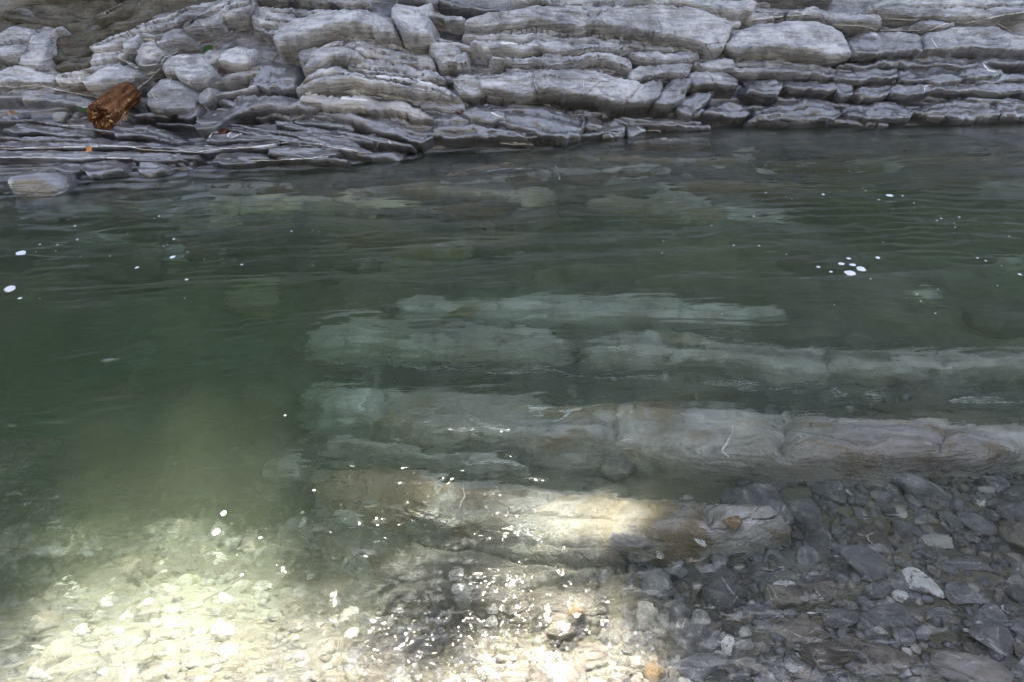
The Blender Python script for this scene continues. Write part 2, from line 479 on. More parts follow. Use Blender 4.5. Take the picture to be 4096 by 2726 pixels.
# water
def water_material(mask_pts):
    m, t = new_mat('clear_green_water'); b = NB(t)
    pos = b.n('ShaderNodeNewGeometry').outputs['Position']
    gl = b.n('ShaderNodeBsdfGlass'); gl.inputs['IOR'].default_value = 1.33; gl.inputs['Roughness'].default_value = 0.015
    tr = b.n('ShaderNodeBsdfTransparent')
    gy = b.n('ShaderNodeBsdfGlossy'); gy.inputs['Roughness'].default_value = 0.014
    rp = b.bump(b.math('ADD', b.noise(b.map(pos, (9, 26, 1), (0, 0, -.14)), 1.0, 3, 0.6, 0.4), b.math('MULTIPLY', b.noise(b.map(pos, (45, 60, 1)), 1.0, 2), 0.25)), 1.0, 0.0021)
    b.set(gl.inputs['Normal'], rp); b.set(gy.inputs['Normal'], rp)
    fr = b.n('ShaderNodeFresnel'); b.set(fr.inputs['Normal'], rp); fr.inputs['IOR'].default_value = 1.33
    thin = b.n('ShaderNodeMixShader'); b.set(thin.inputs[0], fr.outputs[0]); b.set(thin.inputs[1], tr.outputs[0]); b.set(thin.inputs[2], gy.outputs[0])
    at = b.n('ShaderNodeAttribute', attribute_type='GEOMETRY', attribute_name='sun_pass').outputs['Fac']
    mx = b.n('ShaderNodeMixShader'); b.set(mx.inputs[0], at); b.set(mx.inputs[1], gl.outputs[0]); b.set(mx.inputs[2], thin.outputs[0])
    o = b.n('ShaderNodeOutputMaterial'); b.set(o.inputs[0], mx.outputs[0])
    va = b.n('ShaderNodeVolumeAbsorption'); va.inputs['Color'].default_value = c3(0.38, 0.77, 0.42); va.inputs['Density'].default_value = 0.41
    vs = b.n('ShaderNodeVolumeScatter'); vs.inputs['Color'].default_value = c3(0.88, 0.93, 0.62); vs.inputs['Density'].default_value = 0.075; vs.inputs['Anisotropy'].default_value = 0.0
    ad = b.n('ShaderNodeAddShader'); b.set(ad.inputs[0], va.outputs[0]); b.set(ad.inputs[1], vs.outputs[0])
    b.set(o.inputs[1], ad.outputs[0])
    return m

# ------------------------------------------------------------------ water sheet
def build_water():
    nr, nc = 640, 620
    ys = np.concatenate([np.linspace(-2.4, 0.75, 40, endpoint=False), 0.75 + (9.6 - 0.75) * np.linspace(0, 1, nr - 40) ** 1.7])
    s = np.linspace(-1, 1, nc)
    Y = np.repeat(ys[:, None], nc, 1)
    X = s[None] * (1.6 + 0.80 * np.clip(Y, 0, 20)) + 0.06 * np.clip(Y, 0, 20)
    a = math.radians(8)
    U = X * math.cos(a) + Y * math.sin(a); W = -X * math.sin(a) + Y * math.cos(a)
    warp = 0.25 * pn(U * 0.7, W * 0.7, 5.0)
    Z = 0.011 * fbm(U * 0.9 + warp, W * 3.0 + warp * 2, 1.0, 2)
    act = 0.45 + 0.9 * sstep(-0.15, 0.35, fbm(U * 0.5, W * 0.8, 8.0, 2))
    Z += 0.0080 * act * fbm(U * 2.4 + warp * 3, W * 7.0 + warp * 4, 2.0, 2)
    Z += 0.0046 * act * fbm(U * 8 + warp * 6, W * 20.0, 3.0, 2)
    sw = sstep(0.0, 0.5, fbm(U * 0.6, W * 1.1, 14.0, 2))
    Z += 0.0016 * sw * pn(U * 12, W * 26, 4.0)
    Z *= np.clip(0.22 - bed_z(X, Y) / 0.45, 0.3, 1) + 0.85 * sstep(2.6, 4.2, Y)
    near = 1 - sstep(1.7, 2.6, Y)
    Z += near * (1.5 - 1.2 * sstep(.5, 1., X)) * (0.0036 * fbm(X * 7, Y * 7, 21.0, 2) + 0.0032 * pn(X * 24, Y * 25, 22.0) + 0.0011 * pn(X * 42, Y * 45, 23.0))
    # trains of small ripples
    packs = [(1560,1290,-25,.022,.0008,.28,.16),(1690,1240,-14,.024,.0008,.35,.14),(1260,1470,4,.026,.0010,.4,.14),(950,1460,2,.026,.0009,.35,.14),
             (780,1480,-30,.026,.0009,.25,.2),(1990,1530,20,.03,.0006,.12,.2),(150,1500,-14,.05,.0022,.5,.2),(2000,1250,-18,.045,.0004,.35,.12),
             (700,705,-18,.05,.004,.22,.06),(560,745,-18,.05,.004,.25,.05),(470,775,-22,.045,.003,.2,.05),(1090,620,-14,.05,.004,.22,.05),(1180,606,-6,.05,.004,.2,.04),(1480,600,-6,.05,.004,.25,.05),
             (1600,740,4,.05,.004,.2,.05),(1700,744,6,.05,.004,.25,.05),(1800,735,-10,.045,.003,.2,.05),(60,760,-16,.05,.004,.2,.05),(200,795,-25,.05,.003,.2,.06),(1690,425,2,.07,.005,.25,.06),
             (2060,472,0,.12,.006,.9,.4),(1900,430,2,.09,.004,.8,.3),(420,860,-20,.07,.002,.5,.3),(900,560,-8,.08,.003,.9,.25),(350,640,-12,.07,.003,.8,.25),(2200,560,6,.09,.004,.7,.3),(1500,500,0,.09,.003,1.0,.3),(700,480,-4,.08,.003,.9,.25),(1950,700,5,.06,.003,.6,.2)]
    for px, py, ang, lam, amp, ru, rv in packs:
        c = water_pt(px * S2, py * S2); th = math.radians(-ang)
        du = (X - c[0]) * math.cos(th) + (Y - c[1]) * math.sin(th); dv = -(X - c[0]) * math.sin(th) + (Y - c[1]) * math.cos(th)
        env = np.exp(-(du / ru) ** 2 - (dv / rv) ** 2)
        env = env * np.clip(.55 + 1.3 * pn(X * 5, Y * 9, px * .01), 0, 1.2)
        Z += amp * env * np.sin(2 * math.pi * (dv + 0.1 * du * du) / lam + 4 * pn(X * 3, Y * 3, 9.0))
    Z *= np.clip(0.25 + (Y - 0.3), 0.25, 1)
    V = np.stack([X, Y, Z], -1).reshape(-1, 3)
    F = grid_faces(nr, nc)
    sd = sun_sd(V[:, :2])
    sun_pass = sstep(-0.12, 0.10, sd) * 0.55  # see-through share of the surface, added where sun should reach the bed
    sun_pass[sdist(V[:, :2], SUN_POLYS[0]) < -0.25] *= 0.3
    # walls and floor of the body of water
    idx = np.arange(nr * nc).reshape(nr, nc)
    loop = np.concatenate([idx[0, :], idx[1:, -1], idx[-1, -2::-1], idx[-2:0:-1, 0]])
    low = V[loop].copy(); low[:, 2] = -4.0
    n0 = len(V); L = len(loop)
    V = np.concatenate([V, low, [[0, 3, -4.0]]])
    sun_pass = np.concatenate([sun_pass, np.zeros(L + 1)])
    k = np.arange(L); k2 = (k + 1) % L
    side = np.stack([loop[k], n0 + k, n0 + k2, loop[k2]], -1)
    F = np.concatenate([F, side])
    # floor fan as quads folded to triangles
    bot = np.stack([n0 + k, np.full(L, n0 + L), n0 + k2], -1)
    me = bpy.data.meshes.new('pool_water')
    tot = F.size + bot.size
    me.vertices.add(len(V)); me.vertices.foreach_set('co', V.astype(np.float32).ravel())
    me.loops.add(tot); me.loops.foreach_set('vertex_index', np.concatenate([F.ravel(), bot.ravel()]).astype(np.int32))
    me.polygons.add(len(F) + len(bot))
    me.polygons.foreach_set('loop_start', np.concatenate([np.arange(len(F)) * 4, F.size + np.arange(len(bot)) * 3]).astype(np.int32))
    me.update(calc_edges=True); me.validate()
    sm = np.zeros(len(F) + len(bot), bool); sm[:(nr - 1) * (nc - 1)] = True
    me.polygons.foreach_set('use_smooth', sm)
    at = me.attributes.new('sun_pass', 'FLOAT', 'POINT'); at.data.foreach_set('value', sun_pass.astype(np.float32))
    me.materials.append(water_material(None))
    o = obj('pool_water', me); tag(o, kind='structure')
    return o
water = build_water()

# ------------------------------------------------------------------ ground: the bed and the far bank
solid = []      # meshes to aim at when laying things down

def relief_bank(X, Y):
    u = X * 0.97 + Y * 0.25; t = (Y - yw(X))
    w = 0.12 * fbm(u * 0.8, t * 1.5, 2.0, 3)
    lay = fbm(u * 0.6, (t + w) * 9.0, 4.0, 4)
    tilt = np.where(X < -2.2, -.16, np.where(X < -.3, .10, .02))
    p = (t + w * .6 + tilt * X * .5) / 0.085 + 1.6 * fbm(u * .35, t * .8, 31.0, 2)
    k = np.floor(p); f = p - k
    amp = 0.5 + 0.5 * np.sin(k * 12.9898 + 2.0 * pn(u * .7, k * 3.7, 1.0))
    bed_ = sstep(0, .16, f) * (1 - f) ** .55
    lay = lay * .5 + 1.35 * amp * (.45 + .9 * np.clip(.5 + pn(u * 1.1, k * 5.3, 2.0), 0, 1)) * bed_ - .5
    return 0.085 * lay + 0.03 * fbm(u * 3, t * 9, 7.0, 4) + 0.05 * fbm(u * 1.1, t * 1.3, 9.0, 2)

def build_bed():
    xs = np.arange(-7.5, 9.5, 0.035); ys = np.arange(-2.5, 9.2, 0.03)
    X, Y = np.meshgrid(xs, ys)
    Z = bed_z(X, Y) + np.where(Y < 2.2, 0.012, 0.03) * fbm(X * 3, Y * 3, 0.0, 4) + np.clip((Y - 3), 0, 1) * 0.05 * fbm(X * 0.9, Y * 5, 3.0, 4)
    V = np.stack([X, Y, Z], -1).reshape(-1, 3)
    o = obj('stream_bed', mesh_np('stream_bed', V, grid_faces(*X.shape), M['bed'])); tag(o, kind='structure')
    solid.append(o); return o
bed = build_bed()

def build_bank():
    xs = np.arange(-7.0, 9.5, 0.02); ts = np.arange(-1.3, 1.75, 0.016)
    X, T = np.meshgrid(xs, ts); Y = T + yw(X)
    h = relief_bank(X, Y) - 0.02
    P = np.stack([X, Y, bank_z(X, Y)], -1) + h[..., None] * DB
    o = obj('rock_bank', mesh_np('rock_bank', P.reshape(-1, 3), grid_faces(*X.shape), M['interbed_gap_shade'])); tag(o, kind='structure')  # base between the slabs, with gap shade in its colour
    o['wet'] = 0.45; o['tan'] = 0.2; o['pale'] = 0.15
    solid.append(o); return o
bank = build_bank()

# unseen upper gorge wall, sides raised to block sky; it shades the pool
def cliff_top(x):
    return 6.2 + 0.5 * pn(np.asarray(x, float) * 0.35, 0.0, 3.3) + 7.0 * sstep(0.9, 3.2, np.asarray(x, float)) + 3.0 * (1 - sstep(-4.6, -2.9, np.asarray(x, float)))

def build_cliff():
    xs = np.arange(-16, 18, 0.12); zs = np.linspace(0, 1, 60)
    X, S = np.meshgrid(xs, zs)
    y0 = yw(np.clip(X, -6.5, 9)) + 1.55
    z0 = bank_z(np.clip(X, -6.5, 9), y0) - 0.15
    top = cliff_top(X)
    Z = z0 + S * (top - z0)
    Y = y0 + 0.20 * (Z - z0) + 0.35 * fbm(X * 0.5, Z * 1.6, 1.0, 4) + 0.15 * fbm(X * 1.5, Z * 5, 5.0, 3) - 0.2 * S
    V = np.stack([X, Y, Z], -1)
    # plateau behind the edge
    pl = []
    for d in (0.8, 3, 8, 16):
        q = V[-1].copy(); q[:, 1] += d; q[:, 2] += 0.1 * d; pl.append(q)
    V = np.concatenate([V, np.array(pl)])
    o = obj('cliff', mesh_np('cliff', V.reshape(-1, 3), grid_faces(*V.shape[:2]), M['soil'])); tag(o, kind='structure')
    o['wet'] = 0.2; o['tan'] = 0.2; o['pale'] = 0.2
    return o
cliff = build_cliff()

def build_sky_blocker():
    # unseen wall added behind the camera; blocks low sky so top light dominates
    xs = np.arange(-22, 24, 0.4); zs = np.linspace(0, 1, 40)
    X, S = np.meshgrid(xs, zs)
    Z = 0.1 + S * (7.0 + 1.2 * pn(X * 0.3, 7.0, 1.0))
    Y = -4.6 - 0.30 * Z + 0.5 * fbm(X * 0.4, Z * 1.2, 12.0, 4)
    V = np.stack([X, Y, Z], -1)
    q = V[-1].copy(); q[:, 1] -= 6
    V = np.concatenate([V, q[None]])
    o = obj('cliff', mesh_np('cliff', V.reshape(-1, 3), grid_faces(*V.shape[:2]), M['soil'])); tag(o, kind='structure')
    return o
build_sky_blocker()

# ------------------------------------------------------------------ rock blocks
def block(name, src0, H=0.10, r=0.06, lean=0.35, rough=0.026, sub=2, mat='bank', where='bank', wet=0.0, tan=0.15, pale=0.1, cell=0.013, seed=0, sink=0.03, label=None, sharp=1.0):
    if where == 'bank':
        fz, D, pt, parent = bank_z, DB, bank_pt, bank
    else:
        fz, D, pt, parent = bed_z, DZ, bed_pt, bed
    src = src0
    if where == 'bank': H = H * 1.08
    else: H = H * 0.9
    poly = np.array([pt(x, y, H * 0.75)[:2] for x, y in src])
    lo, hi = poly.min(0) - 0.09, poly.max(0) + 0.09
    nx, ny = max(int((hi[0] - lo[0]) / cell), 8), max(int((hi[1] - lo[1]) / (cell * 0.9)), 8)
    xs = np.linspace(lo[0], hi[0], nx); ys = np.linspace(lo[1], hi[1], ny)
    X, Y = np.meshgrid(xs, ys)
    Pw = np.stack([X, Y], -1).reshape(-1, 2)
    jit = 0.012 * np.stack([fbm(X * 6, Y * 6, seed + 0.3, 3), fbm(X * 6, Y * 6, seed + 5.3, 3)], -1).reshape(-1, 2) * 2
    sd = sdist(Pw + jit, poly).reshape(X.shape) + (0.032 if where == 'bank' else 0.045)
    ins = sd > 0
    ylo = np.where(ins, Y, 1e9).min(0); yhi = np.where(ins, Y, -1e9).max(0)
    bad = ylo > yhi
    if bad.all(): return None
    ylo[bad] = np.interp(xs[bad], xs[~bad], ylo[~bad]); yhi[bad] = np.interp(xs[bad], xs[~bad], yhi[~bad])
    v = np.clip((Y - ylo) / np.maximum(yhi - ylo, 0.02), 0, 1)
    re = r * (0.26 + 0.62 * v) if where == 'bank' else r * (0.55 + 0.6 * v)
    q = np.clip(sd / re, 0, 1)
    if where == 'bank' and not (sub == 0 and r >= .08):
        # fractured slabs: rounded along the bedding, sharp at their ends
        span = np.maximum(yhi - ylo, 0.02)[None, :]
        qv = np.clip(np.minimum(v * span / (r * .40) + .12, (1 - v) * span / (r * .85) + .12), 0, 1)
        q = np.where(ins, np.minimum(qv, np.clip(sd / .028, 0, 1)), 0)
    prof = np.sqrt(np.clip(1 - (1 - q) ** 2, 0, 1)) ** sharp
    h = H * prof * (1 - lean * v)
    al = fbm(X * 1.7 + seed, (v + 0.15 * pn(X * 2, seed * 1.7, 0)) * (ny * cell) * 9, seed * 3.1, 4)
    h = h + prof * (rough * 1.6 * al + rough * fbm(X * 7, Y * 12, seed + 2.0, 4))
    crease = 1 - 2.2 * np.abs(fbm(X * 2.6 + 3 * seed, Y * 5.0, seed + 6.0, 3))
    h = h + prof * (0.026 if where == 'bank' else 0.006) * crease
    if sub:
        ph = v * sub + 0.35 * fbm(X * 1.2, Y * 1.5, seed + 9.0, 3)
        saw = ph - np.floor(ph)
        h = h - prof * H * 0.42 * sstep(0.72, 0.97, saw) * (1 - sstep(0.97, 1.0, saw)) * np.clip(1.3 * pn(X * 1.5, Y * 4, seed + 4.4) + 0.8, 0, 1)
    h = np.where(ins, h, 0) + np.where(ins, 0, sd * 2.2) - sink * (1 - q)
    P = np.stack([X, Y, fz(X, Y)], -1) + h[..., None] * D
    F = grid_faces(ny, nx, sd > -0.03)
    V, F = compact(P.reshape(-1, 3), F)
    o = obj(name, mesh_np(name, V, F, M[mat]), parent)
    o['wet'] = wet; o['tan'] = tan; o['pale'] = pale
    if label: o['label'] = label
    solid.append(o)
    return o

BL = [  # zoom, polygon, options
 (A, [(-80,-60),(500,-60),(1000,-60),(1300,-60),(1150,130),(900,240),(700,330),(620,440),(420,480),(300,500),(-80,480)], dict(H=.05,r=.05,mat='soil',sub=3,rough=.04)),
 # ---- left: nodules and slabs round the log
 (A, [(690,350),(800,290),(960,235),(1050,200),(1200,140),(1400,60),(1560,10),(1740,0),(1700,60),(1560,130),(1430,140),(1300,195),(1150,240),(1000,250),(960,330),(850,360),(720,370)], dict(H=.13,r=.08)),
 (A, [(1420,160),(1560,70),(1700,-20),(1760,-20),(1740,90),(1690,140),(1660,200),(1500,250),(1450,270),(1420,220)], dict(H=.17,r=.10)),
 (A, [(1700,110),(1760,20),(1800,-20),(1940,-20),(1900,60),(1860,110),(1800,140),(1720,150)], dict(H=.17,r=.10,pale=.2)),
 (A, [(1240,260),(1290,215),(1360,195),(1420,200),(1435,290),(1400,310),(1330,330),(1250,370),(1220,330)], dict(H=.18,r=.12,sub=0)),
 (A, [(1040,380),(1080,310),(1120,290),(1190,290),(1230,340),(1260,400),(1200,460),(1110,500),(1050,460)], dict(H=.18,r=.12,sub=0,pale=.5)),
 (A, [(975,370),(990,290),(1040,255),(1130,240),(1240,270),(1200,290),(1120,280),(1060,300),(1030,390),(990,400)], dict(H=.14,r=.07,sub=0)),
 (A, [(640,600),(700,540),(780,480),(900,430),(960,470),(1040,500),(1080,550),(1000,590),(900,640),(780,670),(670,670)], dict(H=.20,r=.14,sub=1)),
 (A, [(720,400),(860,380),(980,380),(1010,400),(960,430),(870,450),(780,480),(720,490)], dict(H=.11,r=.07)),
 (A, [(440,490),(560,440),(690,430),(730,470),(650,520),(520,545),(450,530)], dict(H=.10,r=.08,mat='soil')),
 (A, [(170,470),(240,390),(250,320),(260,220),(340,190),(440,190),(470,230),(400,260),(370,320),(380,400),(340,500),(280,520),(200,500)], dict(H=.15,r=.10,sub=1)),
 (A, [(30,240),(120,205),(230,210),(240,260),(200,330),(230,400),(150,460),(60,470),(-30,450),(-30,280)], dict(H=.13,r=.10,sub=2)),
 (A, [(-30,540),(60,510),(150,510),(250,530),(380,560),(430,590),(400,620),(250,625),(100,640),(-30,640)], dict(H=.13,r=.06,sub=1)),
 (A, [(430,600),(520,555),(640,540),(670,580),(650,650),(560,650),(470,635)], dict(H=.12,r=.06,pale=.75,tan=.7)),
 (A, [(1130,800),(1130,720),(1170,650),(1200,590),(1290,565),(1380,590),(1470,650),(1510,720),(1480,800),(1420,850),(1330,850),(1240,840),(1160,830)], dict(H=.22,r=.16,sub=0,pale=.15)),
 (A, [(1250,500),(1280,430),(1370,390),(1480,380),(1560,400),(1580,480),(1610,560),(1560,620),(1480,640),(1390,600),(1350,550),(1270,560)], dict(H=.22,r=.14,sub=0)),
 (A, [(1680,420),(1720,380),(1800,360),(1900,370),(1920,420),(1900,465),(1780,470),(1700,460)], dict(H=.13,r=.08,sub=0,pale=.3)),
 (A, [(1560,420),(1600,390),(1680,400),(1690,440),(1640,480),(1580,470)], dict(H=.10,r=.06,sub=0,pale=.4,tan=.4)),
 (A, [(1525,740),(1560,680),(1600,665),(1640,690),(1630,750),(1580,790),(1535,785)], dict(H=.14,r=.08,sub=0,pale=.3)),
 (A, [(1380,860),(1420,820),(1470,770),(1530,770),(1540,820),(1510,900),(1450,920),(1390,900)], dict(H=.15,r=.08,sub=0,pale=.35)),
 (A, [(1515,960),(1530,880),(1580,820),(1650,790),(1740,780),(1800,730),(1900,720),(2103,740),(2300,760),(2420,810),(2330,840),(2103,830),(1950,840),(1850,870),(1760,900),(1680,960),(1600,1000),(1540,1000)], dict(H=.19,r=.12,sub=1,pale=.2)),
 (A, [(880,1000),(930,960),(1030,955),(1150,960),(1280,1000),(1380,1050),(1420,1080),(1340,1100),(1200,1060),(1050,1040),(920,1050)], dict(H=.09,r=.07,wet=.3)),
 (A, [(-20,700),(60,680),(160,680),(180,720),(160,750),(60,745),(-20,730)], dict(H=.08,r=.06)),
 (A, [(170,720),(220,690),(400,720),(600,740),(720,790),(680,830),(500,790),(330,770),(200,760)], dict(H=.07,r=.05,wet=.4)),
 (A, [(60,1000),(180,940),(400,960),(600,970),(700,1010),(650,1050),(450,1040),(300,1010),(130,1020)], dict(H=.08,r=.06,wet=.4)),
 (A, [(-40,1060),(300,1050),(700,1060),(1000,1080),(1500,1120),(2103,1090),(2103,1125),(1500,1160),(1000,1130),(500,1130),(-40,1130)], dict(H=.07,r=.05,wet=.5,sub=1)),
 (A, [(-40,1160),(300,1150),(700,1165),(1000,1160),(1300,1180),(1500,1190),(1500,1215),(1000,1215),(500,1210),(-40,1215)], dict(H=.06,r=.05,wet=.5,sub=1)),
 (A, [(640,1290),(700,1240),(860,1225),(960,1250),(930,1310),(800,1345),(690,1350)], dict(H=.09,r=.07,wet=.7,pale=.4,sub=0)),
 (A, [(1070,1290),(1110,1245),(1200,1235),(1260,1255),(1250,1300),(1150,1325),(1090,1320)], dict(H=.08,r=.06,wet=.7,pale=.4,sub=0)),
 (A, [(450,1300),(500,1255),(600,1260),(620,1310),(540,1330)], dict(H=.07,r=.05,wet=.7,sub=0)),
 (A, [(1640,1240),(1700,1180),(1850,1170),(2000,1180),(2060,1220),(1900,1250),(1750,1260)], dict(H=.07,r=.05,wet=.7,sub=0)),
 (A, [(1580,1080),(1640,1020),(1780,1000),(1900,990),(2060,1010),(2103,1070),(1900,1080),(1700,1090)], dict(H=.09,r=.06,wet=.5,sub=1)),
 (A, [(30,90),(200,60),(420,120),(540,150),(520,180),(350,170),(150,160),(50,130)], dict(H=.10,r=.07,mat='soil')),
 (A, [(730,130),(850,60),(980,0),(1080,0),(1000,60),(900,110),(800,150)], dict(H=.14,r=.08,mat='soil',pale=.3)),
 (A, [(1900,110),(1960,60),(2103,60),(2250,80),(2250,180),(2103,190),(1950,180)], dict(H=.08,r=.06,wet=.4,pale=.3)),
 # ---- middle left pile of slabs
 (B, [(200,300),(210,220),(260,150),(370,100),(480,60),(620,50),(800,60),(960,80),(1080,130),(1100,200),(1110,260),(1000,270),(900,230),(760,210),(640,220),(540,260),(440,300),(330,340),(240,360)], dict(H=.24,r=.14,sub=1,pale=.25,tan=.25)),
 (B, [(1085,60),(1110,-20),(1370,-20),(1350,80),(1390,160),(1380,240),(1390,290),(1300,310),(1200,280),(1130,200),(1095,130)], dict(H=.27,r=.17,sub=0)),
 (B, [(390,430),(400,390),(450,360),(530,350),(620,320),(700,310),(700,330),(600,345),(530,380),(500,420),(420,470)], dict(H=.16,r=.06,sub=0)),
 (B, [(420,520),(460,440),(540,380),(640,355),(720,360),(800,400),(840,430),(760,440),(660,430),(580,470),(490,510)], dict(H=.18,r=.08,sub=0)),
 (B, [(385,690),(390,620),(440,550),(520,500),(620,490),(760,540),(900,560),(1060,570),(1250,590),(1400,620),(1520,680),(1590,730),(1500,740),(1380,720),(1220,700),(1050,670),(900,640),(760,630),(640,650),(540,660),(440,700)], dict(H=.24,r=.10,sub=2,pale=.55,tan=.3)),
 (B, [(400,780),(410,700),(500,720),(620,720),(760,740),(900,750),(1050,760),(1180,780),(1290,820),(1380,880),(1390,930),(1310,930),(1200,880),(1080,850),(920,850),(760,840),(620,820),(500,800)], dict(H=.19,r=.08,sub=1,pale=1.0,tan=.3)),
 (B, [(700,340),(860,320),(1000,350),(1200,370),(1380,420),(1400,500),(1250,480),(1050,460),(850,420)], dict(H=.12,r=.06,sub=3,pale=.5)),
 (B, [(760,460),(950,470),(1150,490),(1330,520),(1470,600),(1350,600),(1100,560),(900,540),(780,510)], dict(H=.14,r=.06,sub=3,pale=.35)),
 (B, [(300,1010),(520,1000),(640,1050),(760,1060),(830,1130),(930,1160),(780,1170),(600,1120),(420,1070)], dict(H=.10,r=.06,wet=.9,sub=1)),
 (B, [(580,870),(800,860),(900,880),(1060,890),(1200,920),(1380,960),(1390,1040),(1300,1100),(1150,1050),(1000,1010),(850,950),(700,910)], dict(H=.13,r=.06,wet=.6,sub=3)),
 (B, [(1400,900),(1550,870),(1700,880),(1820,930),(2000,960),(2103,980),(2103,1060),(1900,1050),(1700,1060),(1500,1060),(1400,1040)], dict(H=.12,r=.07,wet=.8,sub=3)),
 (B, [(1640,820),(1720,800),(1830,790),(1930,830),(1940,900),(1840,930),(1700,920),(1640,880)], dict(H=.15,r=.08,sub=1,pale=.35)),
 (B, [(160,1190),(180,1140),(260,1120),(420,1110),(560,1120),(700,1160),(640,1190),(480,1220),(300,1225)], dict(H=.08,r=.06,wet=.6,sub=1,pale=.3)),
 (B, [(1390,400),(1400,340),(1500,320),(1590,350),(1600,390),(1560,430),(1480,420),(1420,440)], dict(H=.16,r=.05,sub=0)),
 (B, [(1450,430),(1520,400),(1640,400),(1650,480),(1600,500),(1530,470),(1470,490)], dict(H=.16,r=.05,sub=0)),
 (B, [(1570,640),(1580,590),(1720,570),(1750,640),(1780,700),(1700,730),(1620,710)], dict(H=.16,r=.05,sub=0)),
 (B, [(1230,790),(1350,760),(1500,760),(1620,800),(1640,850),(1500,850),(1350,840)], dict(H=.11,r=.06,sub=1,pale=.3,tan=.4)),
 (B, [(0,500),(150,470),(330,500),(360,600),(330,690),(150,680),(0,640)], dict(H=.08,r=.06,wet=1.0,sub=3)),
 # ---- middle right big slabs
 (Cz, [(-260,170),(-100,90),(40,80),(300,50),(500,40),(700,40),(840,60),(850,100),(760,110),(720,190),(560,220),(420,190),(250,160),(50,190),(-150,210)], dict(H=.22,r=.08,sub=0,lean=.2)),
 (Cz, [(730,210),(770,120),(860,60),(1000,50),(1250,50),(1450,60),(1600,90),(1720,150),(1760,200),(1730,280),(1690,370),(1620,400),(1500,330),(1330,290),(1180,280),(1000,210),(850,230)], dict(H=.25,r=.07,sub=0,lean=.2,pale=.12)),
 (Cz, [(-260,250),(0,220),(300,210),(600,240),(900,260),(1200,310),(1450,350),(1500,390),(1200,380),(960,340),(700,320),(400,330),(100,310),(-150,310)], dict(H=.14,r=.08,sub=2)),
 (Cz, [(-200,320),(0,310),(200,340),(500,340),(780,330),(960,350),(900,390),(700,390),(400,400),(150,390),(-100,370)], dict(H=.18,r=.05,sub=1,pale=.3)),
 (Cz, [(-60,450),(280,440),(450,420),(700,410),(950,420),(1000,480),(1000,540),(880,510),(750,460),(600,460),(450,500),(200,490)], dict(H=.18,r=.06,sub=1)),
 (Cz, [(1020,420),(1100,390),(1300,390),(1490,400),(1510,450),(1400,470),(1250,480),(1100,460)], dict(H=.18,r=.05,sub=1)),
 (Cz, [(990,530),(1100,490),(1260,480),(1370,455),(1460,480),(1430,540),(1390,580),(1250,570),(1100,590),(1000,600)], dict(H=.19,r=.06,sub=1)),
 (Cz, [(270,560),(400,545),(640,560),(820,590),(1040,640),(1060,680),(990,740),(920,790),(760,760),(600,730),(420,720),(300,700),(275,640)], dict(H=.25,r=.05,sub=0,lean=.15)),
 (Cz, [(-160,570),(0,560),(255,560),(262,640),(280,720),(180,740),(0,700),(-120,690)], dict(H=.20,r=.05,sub=1,lean=.2)),
 (Cz, [(930,790),(1010,700),(1080,640),(1220,630),(1230,690),(1180,760),(1080,790)], dict(H=.24,r=.05,sub=0,lean=.2)),
 (Cz, [(1180,790),(1240,700),(1335,620),(1420,590),(1440,640),(1400,740),(1300,800),(1200,810)], dict(H=.24,r=.06,sub=0,lean=.2)),
 (Cz, [(1450,610),(1455,565),(1600,540),(1760,560),(1810,600),(1780,680),(1600,660),(1480,660)], dict(H=.20,r=.05,sub=1)),
 (Cz, [(1510,485),(1620,450),(1760,460),(1790,500),(1770,540),(1640,545),(1540,520)], dict(H=.20,r=.05,sub=0)),
 (Cz, [(1340,830),(1410,735),(1500,690),(1640,700),(1560,760),(1500,840),(1440,890),(1390,880)], dict(H=.16,r=.06,sub=1,tan=.3)),
 (Cz, [(1560,880),(1620,800),(1750,780),(1860,800),(1900,870),(1820,900),(1650,900)], dict(H=.12,r=.06,wet=.9,sub=1)),
 (Cz, [(655,970),(690,900),(750,900),(780,960),(720,1000)], dict(H=.10,r=.04,sub=0,pale=.9)),
 (Cz, [(785,1030),(795,950),(880,930),(940,950),(940,1020),(860,1040)], dict(H=.10,r=.04,sub=0,pale=.9)),
 (Cz, [(950,950),(1050,960),(1100,1000),(970,1030)], dict(H=.07,r=.04,wet=.8,sub=0)),
 (Cz, [(0,830),(100,780),(300,800),(500,840),(640,880),(640,960),(600,1040),(480,1060),(300,1040),(100,1000),(0,950)], dict(H=.14,r=.09,wet=.75,sub=3)),
 (Cz, [(1000,-20),(1300,-20),(1900,-20),(1950,20),(1930,80),(1850,100),(1700,90),(1500,40),(1200,30)], dict(H=.20,r=.08,sub=1)),
 (Cz, [(100,-20),(400,-20),(850,-20),(880,20),(700,25),(400,30),(180,25)], dict(H=.15,r=.06,sub=1)),
 # ---- right
 (Dz, [(-180,330),(-100,230),(0,200),(150,160),(350,140),(500,150),(640,190),(740,240),(755,330),(765,420),(700,440),(600,430),(450,410),(300,390),(100,370),(-80,410)], dict(H=.26,r=.10,sub=0,lean=.25,pale=.15)),
 (Dz, [(775,300),(880,260),(1000,240),(1100,250),(1270,260),(1280,330),(1300,400),(1080,410),(950,430),(800,430),(775,380)], dict(H=.24,r=.06,sub=0,lean=.25,wet=.35)),
 (Dz, [(1310,310),(1400,230),(1600,190),(1800,180),(1950,220),(2180,300),(2180,380),(1900,400),(1700,380),(1500,390),(1315,400)], dict(H=.25,r=.10,sub=0,lean=.25,wet=.15)),
 (Dz, [(900,60),(1100,-20),(2180,-20),(2180,90),(1900,130),(1650,140),(1400,120),(1200,130),(1050,110)], dict(H=.22,r=.08,sub=2,wet=.4)),
